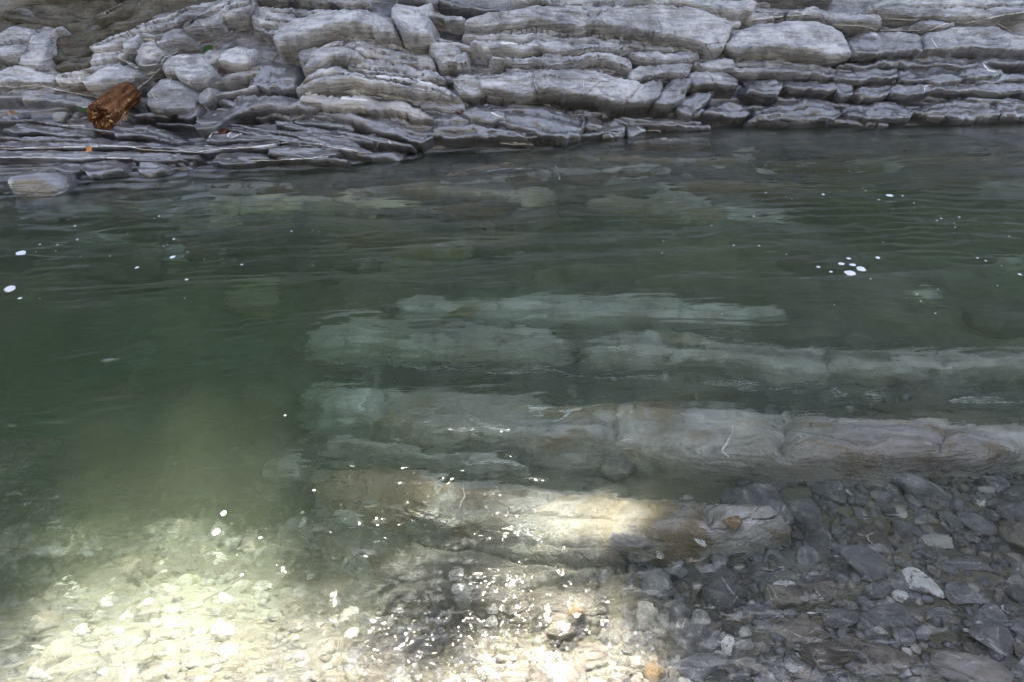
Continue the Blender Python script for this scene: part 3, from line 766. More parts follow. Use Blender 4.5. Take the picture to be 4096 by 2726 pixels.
 (Dz, [(350,90),(500,50),(640,80),(750,100),(980,110),(985,180),(850,180),(720,170),(600,140),(480,110)], dict(H=.20,r=.06,sub=1,tan=.4,pale=.3)),
 (Dz, [(1270,190),(1340,150),(1450,140),(1560,180),(1450,220),(1330,225)], dict(H=.22,r=.07,sub=0)),
 (Dz, [(-300,450),(0,440),(200,440),(400,450),(600,480),(660,500),(640,600),(400,590),(200,570),(-100,560),(-300,530)], dict(H=.15,r=.09,sub=2,wet=.15)),
 (Dz, [(680,500),(950,470),(960,415),(1400,405),(1700,430),(2000,400),(2180,400),(2180,500),(1800,490),(1600,520),(1300,490),(1000,510),(830,530)], dict(H=.16,r=.06,sub=1,wet=1.0)),
 (Dz, [(650,590),(680,550),(800,540),(850,530),(1000,520),(1120,530),(1115,600),(1000,620),(800,620),(700,620)], dict(H=.17,r=.05,sub=0,wet=.3)),
 (Dz, [(1130,540),(1250,520),(1500,510),(1600,540),(1640,590),(1500,640),(1300,630),(1150,620)], dict(H=.16,r=.06,sub=0,wet=.5)),
 (Dz, [(1620,560),(1700,500),(1780,485),(1880,530),(1930,560),(1800,580),(1680,600)], dict(H=.20,r=.08,sub=0,pale=.2)),
 (Dz, [(1700,610),(1850,580),(2103,550),(2180,550),(2180,600),(1950,620),(1750,640)], dict(H=.14,r=.06,sub=1,wet=.6)),
 (Dz, [(-20,640),(80,600),(200,600),(250,660),(190,720),(100,730),(-20,710)], dict(H=.17,r=.08,sub=0)),
 (Dz, [(270,660),(300,620),(500,610),(640,620),(680,680),(600,700),(400,690)], dict(H=.13,r=.06,sub=1,wet=.6)),
 (Dz, [(650,650),(700,615),(770,650),(770,720),(720,740),(680,700)], dict(H=.15,r=.06,sub=0)),
 (Dz, [(790,730),(850,660),(950,635),(1080,650),(1085,710),(980,750),(860,755)], dict(H=.13,r=.07,sub=2,wet=.7)),
 (Dz, [(1090,650),(1200,650),(1400,650),(1700,655),(1900,640),(2180,610),(2180,700),(1900,710),(1700,690),(1400,700),(1200,720),(1100,710)], dict(H=.15,r=.05,sub=1,wet=.5,pale=.3)),
 (Dz, [(0,920),(80,840),(250,780),(430,750),(600,760),(700,850),(640,920),(400,930)], dict(H=.15,r=.10,sub=3,wet=.95,rough=.03)),
 (Dz, [(720,870),(800,800),(950,790),(1100,780),(1250,830),(1200,920),(900,920),(750,900)], dict(H=.14,r=.09,sub=3,wet=.95,rough=.03)),
 (Dz, [(1250,860),(1400,790),(1600,770),(1800,760),(1890,780),(1890,900),(1700,920),(1400,910)], dict(H=.15,r=.08,sub=3,wet=.95,rough=.03)),
 (Dz, [(1910,780),(2180,760),(2180,890),(1915,900)], dict(H=.15,r=.07,sub=2,wet=.95,rough=.03)),
]
for i, (zf, pts, kw) in enumerate(BL):
    kw = dict(kw); kw['seed'] = i * 1.37
    kw.setdefault('wet', 0.1)
    block('rock_slab', zf(pts), **kw)

# thin beds and slivers between the big slabs
_r = np.random.default_rng(21)
for i in range(120):
    x = _r.uniform(-40, 4120); wl = np.interp(x, [q[0] for q in WL], [q[1] for q in WL])
    y = _r.uniform(-20, wl - 12)
    if x < 1100 and y < 260: continue
    ln = _r.uniform(140, 480); th = _r.uniform(7, 18)
    sl = (-.22 if x < 900 and y < 400 else (.16 if 1000 < x < 1900 else .03)) + _r.normal(0, .05)
    n = 6; up, dn = [], []
    for k in range(n + 1):
        u = k / n; w = th * (math.sin(math.pi * (u * .86 + .07)) ** .5) * _r.uniform(.7, 1.2)
        up.append((x + (u - .5) * ln, y + (u - .5) * ln * sl - w * .5)); dn.append((x + (u - .5) * ln, y + (u - .5) * ln * sl + w * .5))
    nearw = y > wl - 90
    block('rock_sliver', up + dn[::-1], H=_r.uniform(.05, .12), r=_r.uniform(.025, .05), sub=1, rough=.02, seed=400 + i, cell=.012,
          mat='bank' if _r.random() < .65 else 'interbed_gap_shade', wet=(.8 if nearw else _r.choice([.05, .2, .6])), pale=float(_r.choice([.05, .2, .6])), tan=.3)

# ---- drowned ledges
def split_band(top, bot, cuts):
    """cut a long band (two polylines running left to right) into blocks at the given x"""
    res = []
    top, bot = np.array(top, float), np.array(bot, float)
    for a, b in zip(cuts[:-1], cuts[1:]):
        sl = 30 * math.sin(a * .7)
        xs = np.linspace(a - 16, b + 16, 9)
        t = [(x + sl * (1 if a > cuts[0] or x > a + 20 else 0), np.interp(x, top[:, 0], top[:, 1])) for x in xs]
        u = [(x, np.interp(x, bot[:, 0], bot[:, 1])) for x in xs[::-1]]
        res.append(t + u)
    return res

LED = []
def led(zf, pts, **kw): LED.append((zf, pts, kw))
led(Fz, [(560,290),(640,235),(900,230),(1130,235),(1130,362),(900,345),(760,350),(600,340)], H=.16, r=.10, tan=.55)
for p in split_band([(1140,235),(1300,210),(1500,220),(1870,240),(2200,270),(2500,290),(2735,315)], [(1140,365),(1300,360),(1500,370),(1850,382),(2100,382),(2400,388),(2735,350)], [1142,1560,2735]):
    led(Fz, p, H=.17, r=.10, tan=.3)
for p in split_band([(100,440),(130,400),(240,360),(420,370),(640,395),(800,400),(1000,410),(1200,425),(1350,420),(1450,460),(1505,500)], [(100,480),(200,515),(400,520),(560,540),(750,545),(900,560),(1100,570),(1350,578),(1505,560)], [100,900,1505]):
    led(Fz, p, H=.20, r=.12, tan=.25)
for p in split_band([(1680,510),(1800,470),(2000,450),(2138,450),(2300,470),(2500,500),(2800,520),(3000,530),(3300,540),(3600,540),(4250,565)], [(1680,570),(1900,592),(2150,602),(2400,612),(2560,640),(2680,672),(2900,682),(3200,674),(3500,682),(3800,662),(4250,645)], [1680,2110,2990,3630,4250]):
    led(Fz, p, H=.20, r=.12, tan=.3)
for p in split_band([(300,575),(600,590),(1000,620),(1500,630),(1900,630),(2400,655),(2900,705),(4250,730)], [(300,690),(600,700),(1000,722),(1500,724),(2138,764),(2600,822),(3000,842),(3500,872),(4250,865)], [130,1300,2500,4250]):
    led(Fz, p, H=.05, r=.12, mat='shale', sub=3, rough=.02)
for p in split_band([(50,780),(90,725),(280,715),(460,730),(600,745),(800,738),(1000,760),(1250,780),(1500,790),(1700,800),(1850,810),(2138,825),(2400,830),(2700,860),(2900,890),(3100,910),(3500,905),(4250,955)],
                    [(50,820),(120,890),(180,930),(300,912),(420,932),(520,987),(650,1030),(800,1045),(950,1030),(1100,1050),(1250,1070),(1400,1090),(1600,1108),(1800,1092),(1900,1112),(2050,1160),(2138,1172),(2400,1180),(2640,1172),(2800,1190),(3150,1195),(3500,1175),(3800,1160),(4250,1120)], [50,480,1790,2740,3650,4250]):
    led(Fz, p, H=.24, r=.15, tan=.45, sub=1)
LED[-5][2]['tan'] = .4; LED[-4][2]['tan'] = .5
led(Fz, [(190,1080),(220,1030),(300,1020),(400,1040),(560,1090),(700,1120),(900,1130),(1100,1150),(1230,1200),(1000,1210),(850,1180),(650,1150),(480,1140),(300,1130)], H=.14, r=.10, sub=1)
for p in split_band([(160,1200),(180,1150),(300,1140),(500,1160),(650,1190),(850,1200),(950,1230),(1200,1260),(1450,1280),(1700,1300),(1900,1340),(2138,1360),(2500,1380),(2740,1385)], [(160,1300),(218,1395),(544,1430),(908,1500),(1361,1573),(1679,1596),(1900,1600),(2266,1600),(2500,1580),(2740,1510)], [160,2330,2740]):
    led(Fz, p, H=.26, r=.20, tan=.5, sub=0, rough=.012)
LED[-2][2]['tan'] = .7
led(Jz, [(520,560),(560,470),(680,400),(850,420),(1000,440),(1200,470),(1420,510),(1420,740),(1300,760),(1100,740),(900,640),(700,660),(560,640)], H=.10, r=.10, tan=.3, sub=1, mat='shale')
led(Jz, [(1440,690),(1450,530),(1560,560),(1650,600),(1800,650),(1900,720),(1800,850),(1600,880),(1480,800)], H=.09, r=.10, tan=.3, sub=1, mat='shale')
led(Jz, [(1000,400),(1250,350),(1500,360),(1800,385),(2050,420),(2000,500),(1800,490),(1500,480),(1200,450)], H=.10, r=.08, tan=.6, mat='shale', sub=2)
led(Jz, [(270,190),(300,140),(420,170),(480,210),(400,240),(320,235)], H=.12, r=.08, sub=0)
led(Iz, [(1590,480),(1620,450),(1700,470),(1690,530),(1600,540)], H=.10, r=.07, sub=0, tan=.5)
led(Iz, [(1420,430),(1480,400),(1540,430),(1520,480),(1440,480)], H=.10, r=.07, sub=0)
# ledges near the far bank, some with cream crusts
for p in split_band([(650,140),(900,120),(1150,130),(1400,130),(1700,140),(1850,100),(1970,90),(2200,130)], [(650,180),(900,190),(1300,210),(1600,190),(2000,185),(2200,175)], [660,1180,1690,2230]):
    led(Ez, p, H=.13, r=.10, pale=.75, tan=.6, sub=2)
led(Ez, [(750,230),(950,220),(1000,240),(820,260)], H=.10, r=.08, pale=.5, tan=.6)
led(Ez, [(0,370),(120,330),(200,360),(120,400),(0,410)], H=.12, r=.1, pale=.6, tan=.4)
led(Ez, [(1350,260),(1550,240),(1640,270),(1500,290)], H=.10, r=.08, pale=.5, tan=.6)
led(Ez, [(1610,800),(1720,740),(1880,740),(1920,800),(1850,880),(1700,870)], H=.14, r=.12, tan=.7)
led(Ez, [(900,440),(1150,400),(1400,440),(1350,500),(1050,510)], H=.12, r=.12, tan=.5, mat='shale')
led(B, [(0,1520),(160,1450),(290,1430),(420,1480),(640,1490),(780,1425),(860,1440),(900,1490),(1250,1500),(1200,1550),(900,1550),(500,1530),(200,1545)], H=.14, r=.10, pale=.75, tan=.5, label='cream crusted ledge just under the surface')
led(Cz, [(100,1500),(180,1430),(290,1420),(380,1450),(390,1540),(200,1560)], H=.13, r=.10, pale=.8, tan=.3)
led(Cz, [(700,1530),(850,1480),(1100,1500),(1250,1400),(1400,1430),(1600,1520),(1400,1550),(1000,1560)], H=.11, r=.10, pale=.5, tan=.6)
led(Cz, [(400,1280),(600,1270),(800,1300),(1000,1250),(1200,1260),(1100,1330),(800,1360),(500,1330)], H=.10, r=.08, pale=.5, tan=.3)
led(Cz, [(1580,1310),(1640,1250),(1720,1270),(1700,1330)], H=.10, r=.08, pale=.7, tan=.5)
led(Cz, [(1880,1330),(1980,1260),(2103,1280),(2150,1340),(2000,1380)], H=.12, r=.08, pale=.6, tan=.5)
led(Cz, [(1750,1180),(1850,1130),(1930,1120),(1950,1180),(1850,1200)], H=.10, r=.08, pale=.5, tan=.3)
led(Gz, [(1500,250),(1560,215),(1600,240),(1540,262)], H=.12, r=.08, pale=.6, tan=.6)
led(Gz, [(2000,40),(2060,0),(2180,0),(2180,60),(2080,90)], H=.14, r=.1, pale=.6, tan=.5)
led(Gz, [(760,20),(900,-20),(1150,0),(1200,60),(1000,110),(820,90)], H=.16, r=.16, tan=.6, mat='shale')
led(Gz, [(1800,300),(2000,270),(2200,290),(2200,380),(2000,430),(1850,380)], H=.14, r=.14, tan=.5, mat='shale')
_r = np.random.default_rng(33)
for i in range(46):
    x = _r.uniform(-60, 4150); wl = np.interp(x, [q[0] for q in WL], [q[1] for q in WL])
    y = wl + 30 + abs(_r.normal(0, 150)) + (60 if x > 3000 else 0); ln = _r.uniform(250, 800); th = _r.uniform(8, 20) * (.7 + (y - wl) / 350); sl = _r.normal(-.02, .05)
    up, dn = [], []
    for k in range(8):
        u = k / 7; w = th * (math.sin(math.pi * (u * .86 + .07)) ** .5) * _r.uniform(.6, 1.3)
        up.append((x + (u - .5) * ln, y + (u - .5) * ln * sl - w * .5)); dn.append((x + (u - .5) * ln, y + (u - .5) * ln * sl + w * .5))
    led(lambda p: p, up + dn[::-1], H=_r.uniform(.1, .2), r=.09, mat='shale' if i % 3 else 'ledge', pale=float(_r.choice([.05, .25, .4])), tan=float(_r.choice([.4, .7, .9])), sub=2)
for i, (zf, pts, kw) in enumerate(LED):
    kw = dict(kw); kw['seed'] = 200 + i * 1.73
    kw.setdefault('mat', 'ledge'); kw.setdefault('rough', .014)
    block('rock_ledge', zf(pts), where='bed', cell=0.014, **kw)

# ------------------------------------------------------------------ aim at what has been built
def build_bvh():
    vs, fs, n = [], [], 0
    for o in solid:
        me = o.data
        a = np.empty(len(me.vertices) * 3, np.float32); me.vertices.foreach_get('co', a); a = a.reshape(-1, 3)
        me.calc_loop_triangles()
        t = np.empty(len(me.loop_triangles) * 3, np.int32); me.loop_triangles.foreach_get('vertices', t)
        vs.append(a); fs.append(t.reshape(-1, 3) + n); n += len(a)
    return BVHTree.FromPolygons(np.concatenate(vs).tolist(), np.concatenate(fs).tolist())
bvh = build_bvh()

def aim_air(px, py):
    h = bvh.ray_cast(Vector(CAM), Vector(ray(px, py)))
    return (h[0], h[1]) if h[0] else (Vector(bank_pt(px, py)), Vector((0, -.6, .8)))
def aim_wet(px, py):
    p, t = refr(px, py)
    h = bvh.ray_cast(Vector(p), Vector(t))
    return (h[0], h[1]) if h[0] else (Vector(bed_pt(px, py)), Vector((0, 0, 1)))
def ground(x, y):
    h = bvh.ray_cast(Vector((x, y, 4.0)), Vector((0, 0, -1)))
    return h[0].z if h[0] else float(bed_z(x, y))

# ------------------------------------------------------------------ calcite veins
def vein(src, width, wet, parent, mat='vein', seed=0, step=9.0, gap=0.0):
    pts = []
    for (x0, y0), (x1, y1) in zip(src[:-1], src[1:]):
        n = max(int(math.hypot(x1 - x0, y1 - y0) / step), 1)
        pts += [(x0 + (x1 - x0) * i / n, y0 + (y1 - y0) * i / n) for i in range(n)]
    pts.append(src[-1])
    H = []
    for i, (x, y) in enumerate(pts):
        j = 3.5 * float(pn(i * 0.35, seed * 3.1, 0.5))
        p, n = (aim_wet if wet else aim_air)(x, y + j)
        H.append((p, n))
    V, F = [], []
    for i, (p, n) in enumerate(H):
        a = H[max(i - 1, 0)][0]; c = H[min(i + 1, len(H) - 1)][0]
        d = (c - a)
        if d.length < 1e-6: d = Vector((1, 0, 0))
        s = d.normalized().cross(n).normalized()
        w = width * max(0.12, 0.65 + 0.9 * float(pn(i * 0.22, seed * 1.3, 7.0)))
        if i in (0, len(H) - 1): w *= 0.2
        V += [p - s * w - n * 0.004, p + n * 0.004 - s * w * .5, p + n * 0.004 + s * w * .5, p + s * w - n * 0.004]
        if i and (p - H[i - 1][0]).length < (0.16 if wet else 0.06) and float(pn(i * 0.13, seed * 2.7, 3.0)) > -0.5 + gap:
            k = 4 * i
            F += [(k - 4 + q, k - 3 + q, k + 1 + q, k + q) for q in range(3)]
    if not F: return
    obj('quartz_vein', mesh_np('quartz_vein', V, F, M[mat]), parent)

VB = [(A, [(900,435),(960,475),(1030,500),(1080,545),(1130,570),(1190,560)], .028), (A, [(1050,500),(1120,500),(1200,495)], .014), (A, [(1100,305),(1160,310),(1225,335)], .03), (B, [(420,715),(560,735),(700,750),(900,770)], .02), (B, [(900,575),(1060,590),(1250,610),(1400,650)], .022), (Cz, [(0,330),(120,335),(300,350)], .018),
 (A, [(-20,1140),(200,1135),(430,1130),(640,1125),(800,1120),(1000,1125),(1100,1145),(1500,1165),(1700,1140),(1900,1130),(2103,1105)], .006),
      (A, [(-20,1205),(300,1205),(560,1215),(780,1205),(1000,1215)], .004),
      (A, [(200,680),(330,660),(450,690),(600,720),(760,745)], .010), (A, [(-20,660),(120,665),(300,650)], .006),
      (A, [(1590,1070),(1620,1020),(1670,1010)], .006), (A, [(1735,1075),(1745,1030),(1780,1010)], .006), (A, [(1760,1060),(1800,1040),(1860,1020)], .005),
      (A, [(1570,820),(1600,850),(1600,900),(1620,915)], .006), (A, [(1290,650),(1310,600),(1300,570)], .005), (A, [(1350,460),(1400,520),(1450,540)], .004),
      (A, [(480,965),(560,960),(650,965)], .005), (A, [(1050,680),(1130,620),(1230,520)], .010), (A, [(1230,490),(1260,440),(1360,395)], .008),
      (A, [(1160,710),(1180,750),(1210,765)], .004), (A, [(620,560),(600,600),(650,640)], .010), (A, [(430,620),(440,580),(520,560)], .008),
      (B, [(0,1130),(150,1115),(300,1085)], .006), (B, [(500,1095),(640,1130),(780,1150),(860,1170)], .005), (B, [(0,1230),(200,1225),(420,1215),(600,1200)], .005),
      (B, [(970,1130),(980,1095),(1000,1090)], .014), (B, [(1060,1075),(1080,1110)], .010),
      (B, [(1840,810),(1850,860),(1900,890),(1940,900)], .010), (B, [(2000,1095),(2103,1100)], .006),
      (Cz, [(0,1095),(100,1105),(240,1105)], .007), (Cz, [(1050,970),(1090,1000),(1160,1000),(1230,1005)], .008), (Cz, [(265,570),(265,620),(280,690)], .005),
      (Cz, [(1840,170),(1960,145),(2103,140)], .005), (Cz, [(640,600),(640,680)], .003),
      (Dz, [(0,160),(150,140),(330,120),(480,110)], .007), (Dz, [(640,190),(850,200),(1000,230),(1180,235),(1320,230)], .010), (Dz, [(1380,235),(1500,185),(1580,175)], .010),
      (Dz, [(1650,180),(1800,150),(1950,115),(2180,85)], .009), (Dz, [(1900,180),(2000,240),(2103,320)], .004), (Dz, [(1370,260),(1400,310),(1450,380)], .006),
      (Dz, [(1790,490),(1830,540),(1890,555)], .018), (Dz, [(1340,700),(1345,660),(1400,650)], .008), (Dz, [(1000,140),(1200,150),(1290,155)], .006)]
for i, (zf, p, w) in enumerate(VB): vein(zf(p), w, False, bank, seed=i)
VW = [(Fz, [(130,620),(200,635),(370,650),(600,660),(760,662),(880,675),(1000,685),(1200,690),(1440,690),(1600,715),(1880,735),(2090,745)], .006, .15), (Fz, [(2290,750),(2480,765),(2700,790),(2920,810)], .006, .25),
      (Fz, [(3000,806),(3150,810),(3400,830)], .005, .4), (Fz, [(3720,852),(3900,850),(4127,850)], .007, .35),
      (Fz, [(1690,570),(1830,560),(1950,570),(2060,595)], .006, .1), (Fz, [(2480,985),(2450,1060),(2405,1130),(2450,1170)], .005, 0), (Fz, [(950,1215),(1150,1220),(1300,1240)], .007, .2),
      (Fz, [(960,965),(1060,985),(1130,990),(1210,1015)], .009, 0), (Fz, [(1440,985),(1500,930),(1600,890)], .016, .1), (Fz, [(1300,890),(1360,905),(1420,890)], .014, 0),
      (Fz, [(340,910),(360,850),(410,800)], .005, 0), (Fz, [(910,1470),(930,1390),(930,1340)], .005, 0), (Gz, [(510,1350),(570,1360),(650,1375)], .008, 0),
      (Hz, [(690,1060),(720,1045),(850,1040),(950,1030),(1080,1025)], .003, 0), (B, [(1800,1300),(1900,1290),(2103,1280)], .010, 0), (Cz, [(0,1285),(200,1290),(420,1320),(560,1330)], .008, 0), (Cz, [(430,1250),(440,1320),(460,1370)], .008, 0)]
for i, (zf, p, w, g) in enumerate(VW): vein(zf(p), w, True, bed, seed=50 + i, gap=g)

# ------------------------------------------------------------------ loose stones
def stone_proto(seed, flat, ang, lvl=3):
    r = np.random.default_rng(seed)
    import bmesh
    bm = bmesh.new(); bmesh.ops.create_icosphere(bm, subdivisions=lvl, radius=1.0)
    V = np.array([v.co[:] for v in bm.verts]); F = np.array([[v.index for v in f.verts] for f in bm.faces]); bm.free()
    n = V.copy()
    V = V * (1 + 0.22 * fbm(n[:, 0] * 1.1 + seed, n[:, 1] * 1.1, n[:, 2] * 1.1, 2))[:, None]
    for _ in range(ang):
        d = r.normal(size=3); d /= np.linalg.norm(d); c = r.uniform(0.45, 0.85)
        e = V @ d - c
        V = V - np.clip(e, 0, None)[:, None] * d * 0.96
    V = V * (1 + 0.05 * fbm(n[:, 0] * 5 + seed, n[:, 1] * 5, n[:, 2] * 5, 3))[:, None]
    V[:, 2] *= flat
    V /= np.abs(V).max(0)[None] / np.array([1, 1, flat])
    return V, F
PROT = [stone_proto(100 + i, [.55, .7, .45, .8, .6, .5][i % 6], [9, 12, 7, 4, 10, 14][i % 6]) for i in range(14)]
_smesh = {}
def stone_mesh(i, mat):
    k = (i, mat)
    if k not in _smesh:
        V, F = PROT[i]; _smesh[k] = mesh_np('stone', V, F, M[mat])
    return _smesh[k]

def put_stone(name, p, sx, sy, sz, rot, mat, proto, tilt=0.15, sink=0.35):
    o = obj(name, stone_mesh(proto, mat))
    o.scale = (sx, sy, sz)
    o.rotation_euler = (random.uniform(-tilt, tilt), random.uniform(-tilt, tilt), rot)
    fl = [.55, .7, .45, .8, .6, .5][proto % 6]
    o.location = (p[0], p[1], p[2] + sz * fl * (1 - 2 * sink) )
    return o

taken = []
def named_stone(zf, cx, cy, w, h, rot, mat, proto, label, wet=True, flat=1.0, cat='stone', name='stone', sink=.3):
    (a, b), = zf([(cx, cy)]); (a0, b0), (a1, b1) = zf([(cx - w / 2, cy + h * .35), (cx + w / 2, cy + h * .35)])
    aim = aim_wet if wet else aim_air
    pc = aim(a, b0)[0]; p0 = aim(a0, b0)[0]; p1 = aim(a1, b1)[0]
    sx = max((p1 - p0).length / 2, 0.01) if abs((p1 - p0).z) < .3 else w / 2000
    # depth along the ground so that the outline has the photographed height
    sy = sx * max(0.5, min(h / w * 1.05, 1.9)); sz = min(sx, sy) * flat
    p = Vector((pc.x, pc.y + sy * 0.45, 0)); p.z = min(ground(p.x, p.y), pc.z + 0.05)
    o = put_stone(name, p, sx, sy, sz, math.radians(rot), mat, proto, 0.08, sink)
    tag(o, label, cat, 'loose stones lying in the shallows' if wet else None)
    taken.append((p.x, p.y, max(sx, sy)))
    return o

NS = [(Hz,480,880,290,280,0,'st_dark',3,'rounded speckled dark grey boulder beside the pale wedge shaped stone',.9), (Hz,330,1040,180,170,40,'st_pale',5,'pale brownish wedge shaped stone left of the rounded grey boulder',.8),
      (Hz,510,1165,110,270,-15,'quartz',4,'upright white quartz sliver below the rounded grey boulder',.8), (Hz,840,825,230,90,25,'quartz',2,'long slanting white quartz sliver above the flat brown boulder',.8),
      (Hz,1750,790,230,280,10,'quartz',0,'largest bright white quartz lump in the lower right shallows',.9), (Hz,950,1080,500,270,5,'st_brown',2,'broad flat brown boulder crossed by a thin white vein',.7),
      (Hz,2010,1320,600,330,-20,'st_pale',1,'big rough grey boulder in the bottom right corner',.9), (Hz,2320,360,240,230,0,'st_dark',3,'grey boulder cut by the right edge of the photo',.9),
      (Hz,2010,870,280,220,30,'st_dark',0,'dark angular slab right of the largest white quartz lump',.7), (Hz,1850,540,250,160,-10,'st_pale',4,'blue grey stone above the largest white quartz lump',.7),
      (Hz,1560,1000,330,220,5,'st_dark',4,'dark squat stone below the small white quartz piece',.7), (Hz,2100,310,105,85,0,'quartz',4,'cream pebble with a rounded top near the right edge',.8),
      (Hz,1950,320,55,50,0,'quartz',6,'tiny cream pebble left of the cream rounded pebble',.8), (Hz,535,440,140,130,0,'st_tan',5,'golden tan block lying on the drowned ledge',.8),
      (Hz,800,1330,120,210,15,'st_dark',9,'narrow upright dark slab near the bottom edge',.7), (Hz,1130,840,220,160,0,'st_brown',5,'square brownish slab right of the slanting quartz sliver',.6),
      (Hz,1580,790,180,180,10,'st_dark',8,'grey stone left of the largest white quartz lump',.7), (Hz,1590,900,110,100,20,'quartz',7,'small white quartz piece below left of the largest lump',.8),
      (Hz,30,1380,150,160,0,'st_tan',3,'smooth orange brown cobble at the bottom edge',.9), (Hz,1150,1260,380,260,10,'st_brown',7,'wide brownish boulder at the bottom below the flat brown one',.7),
      (Hz,1530,1290,330,240,-12,'st_brown',10,'rough brown boulder between the bottom corner boulder and the narrow slab',.7), (Hz,310,590,70,140,10,'quartz',8,'small upright white stone under ripples left of centre shallows',.8),
      (Hz,1150,200,220,280,-10,'st_dark',9,'tall knobbly grey boulder behind the shallows',1.0), (Hz,960,360,190,240,-10,'st_dark',1,'knobbly grey boulder left of the tall knobbly one',.9),
      (Hz,770,310,140,150,0,'st_dark',0,'small bluish stone at the right end of the drowned ledge',.8), (Hz,2200,160,180,230,10,'st_dark',7,'dark blocky boulder above the cream pebble',.9),
      (Hz,2050,690,330,150,-6,'st_dark',2,'long dark slab above the dark angular slab',.6), (Hz,2180,1000,260,200,30,'st_dark',5,'dark pointed slab near the right edge',.6),
      (Hz,1640,450,260,180,15,'st_dark',6,'brownish dark stone left of the blue grey stone',.6), (Hz,700,1000,260,120,-6,'st_dark',10,'low dark slab behind the flat brown boulder',.6),
      (Hz,290,1330,420,230,0,'st_dark',11,'broad pitted dark slab at the bottom edge',.6), (Hz,1830,1020,220,140,10,'st_dark',12,'small dark slab above the bottom corner boulder',.6),
      (Fz,1830,1220,250,210,20,'st_dark',3,'dark rounded boulder resting against the drowned ledge',.9),
      (Jz,1040,710,95,100,10,'st_pale',5,'pale cream stone on the grey drowned slab',.8), (Jz,990,620,75,75,0,'quartz',7,'white quartz pebble above the pale cream stone',.8),
      (Jz,310,850,120,150,0,'quartz',4,'bright cream stone in the sunlit lower left shallows',.7), (Jz,1560,830,50,90,0,'quartz',8,'thin white pebble at the edge of the sun glints',.8),
      (Jz,1200,850,80,110,20,'quartz',9,'white angular pebble amid the sun glints',.8), (Jz,1735,850,120,110,0,'st_tan',3,'tan banded pebble right of the thin white pebble',.8),
      (Jz,1640,1120,40,50,0,'quartz',6,'small white pebble among sunlit gravel',.8), (Jz,1280,1210,330,180,0,'st_brown',1,'large sunlit brown cobble at the bottom edge',.7),
      (Jz,1850,1090,250,150,10,'st_brown',7,'sunlit brown cobble left of the orange brown cobble',.7), (Jz,620,1240,200,130,0,'st_pale',3,'bright sunlit pale cobble at the bottom edge',.7),
      (Jz,2000,1240,170,120,10,'st_brown',3,'brown cobble touching the orange brown cobble',.8), (Jz,1640,1270,150,70,0,'quartz',2,'pale flat pebble below the sunlit gravel',.7),
      (Hz,430,1190,80,40,0,'quartz',6,'small white pebble left of the upright quartz sliver',.8), (Hz,1175,665,65,50,0,'quartz',9,'small cream triangular pebble above the square slab',.8), (Hz,2000,1125,50,35,0,'quartz',4,'tiny white pebble above the bottom corner boulder',.8),
      (Hz,2080,1080,70,60,0,'quartz',11,'small cream pebble among dark slabs at right',.8), (Hz,1250,260,45,45,0,'quartz',0,'tiny bright white pebble beside the tall knobbly boulder',.8), (Hz,60,690,80,70,0,'quartz',12,'white pebble under the ripples at the left of the shallows',.8),
      (Hz,1040,890,70,50,10,'quartz',13,'small white sliver below the square brownish slab',.8), (Hz,860,1420,30,70,10,'quartz',8,'small white pebble at the bottom right of the narrow slab',.8), (Hz,2250,960,40,140,15,'quartz',8,'thin white sliver on the dark pointed slab',.7)]
for zf, cx, cy, w, h, rot, mat, pr, lab, fl in NS:
    named_stone(zf, cx, cy, w, h, rot, mat, pr, lab, True, fl)

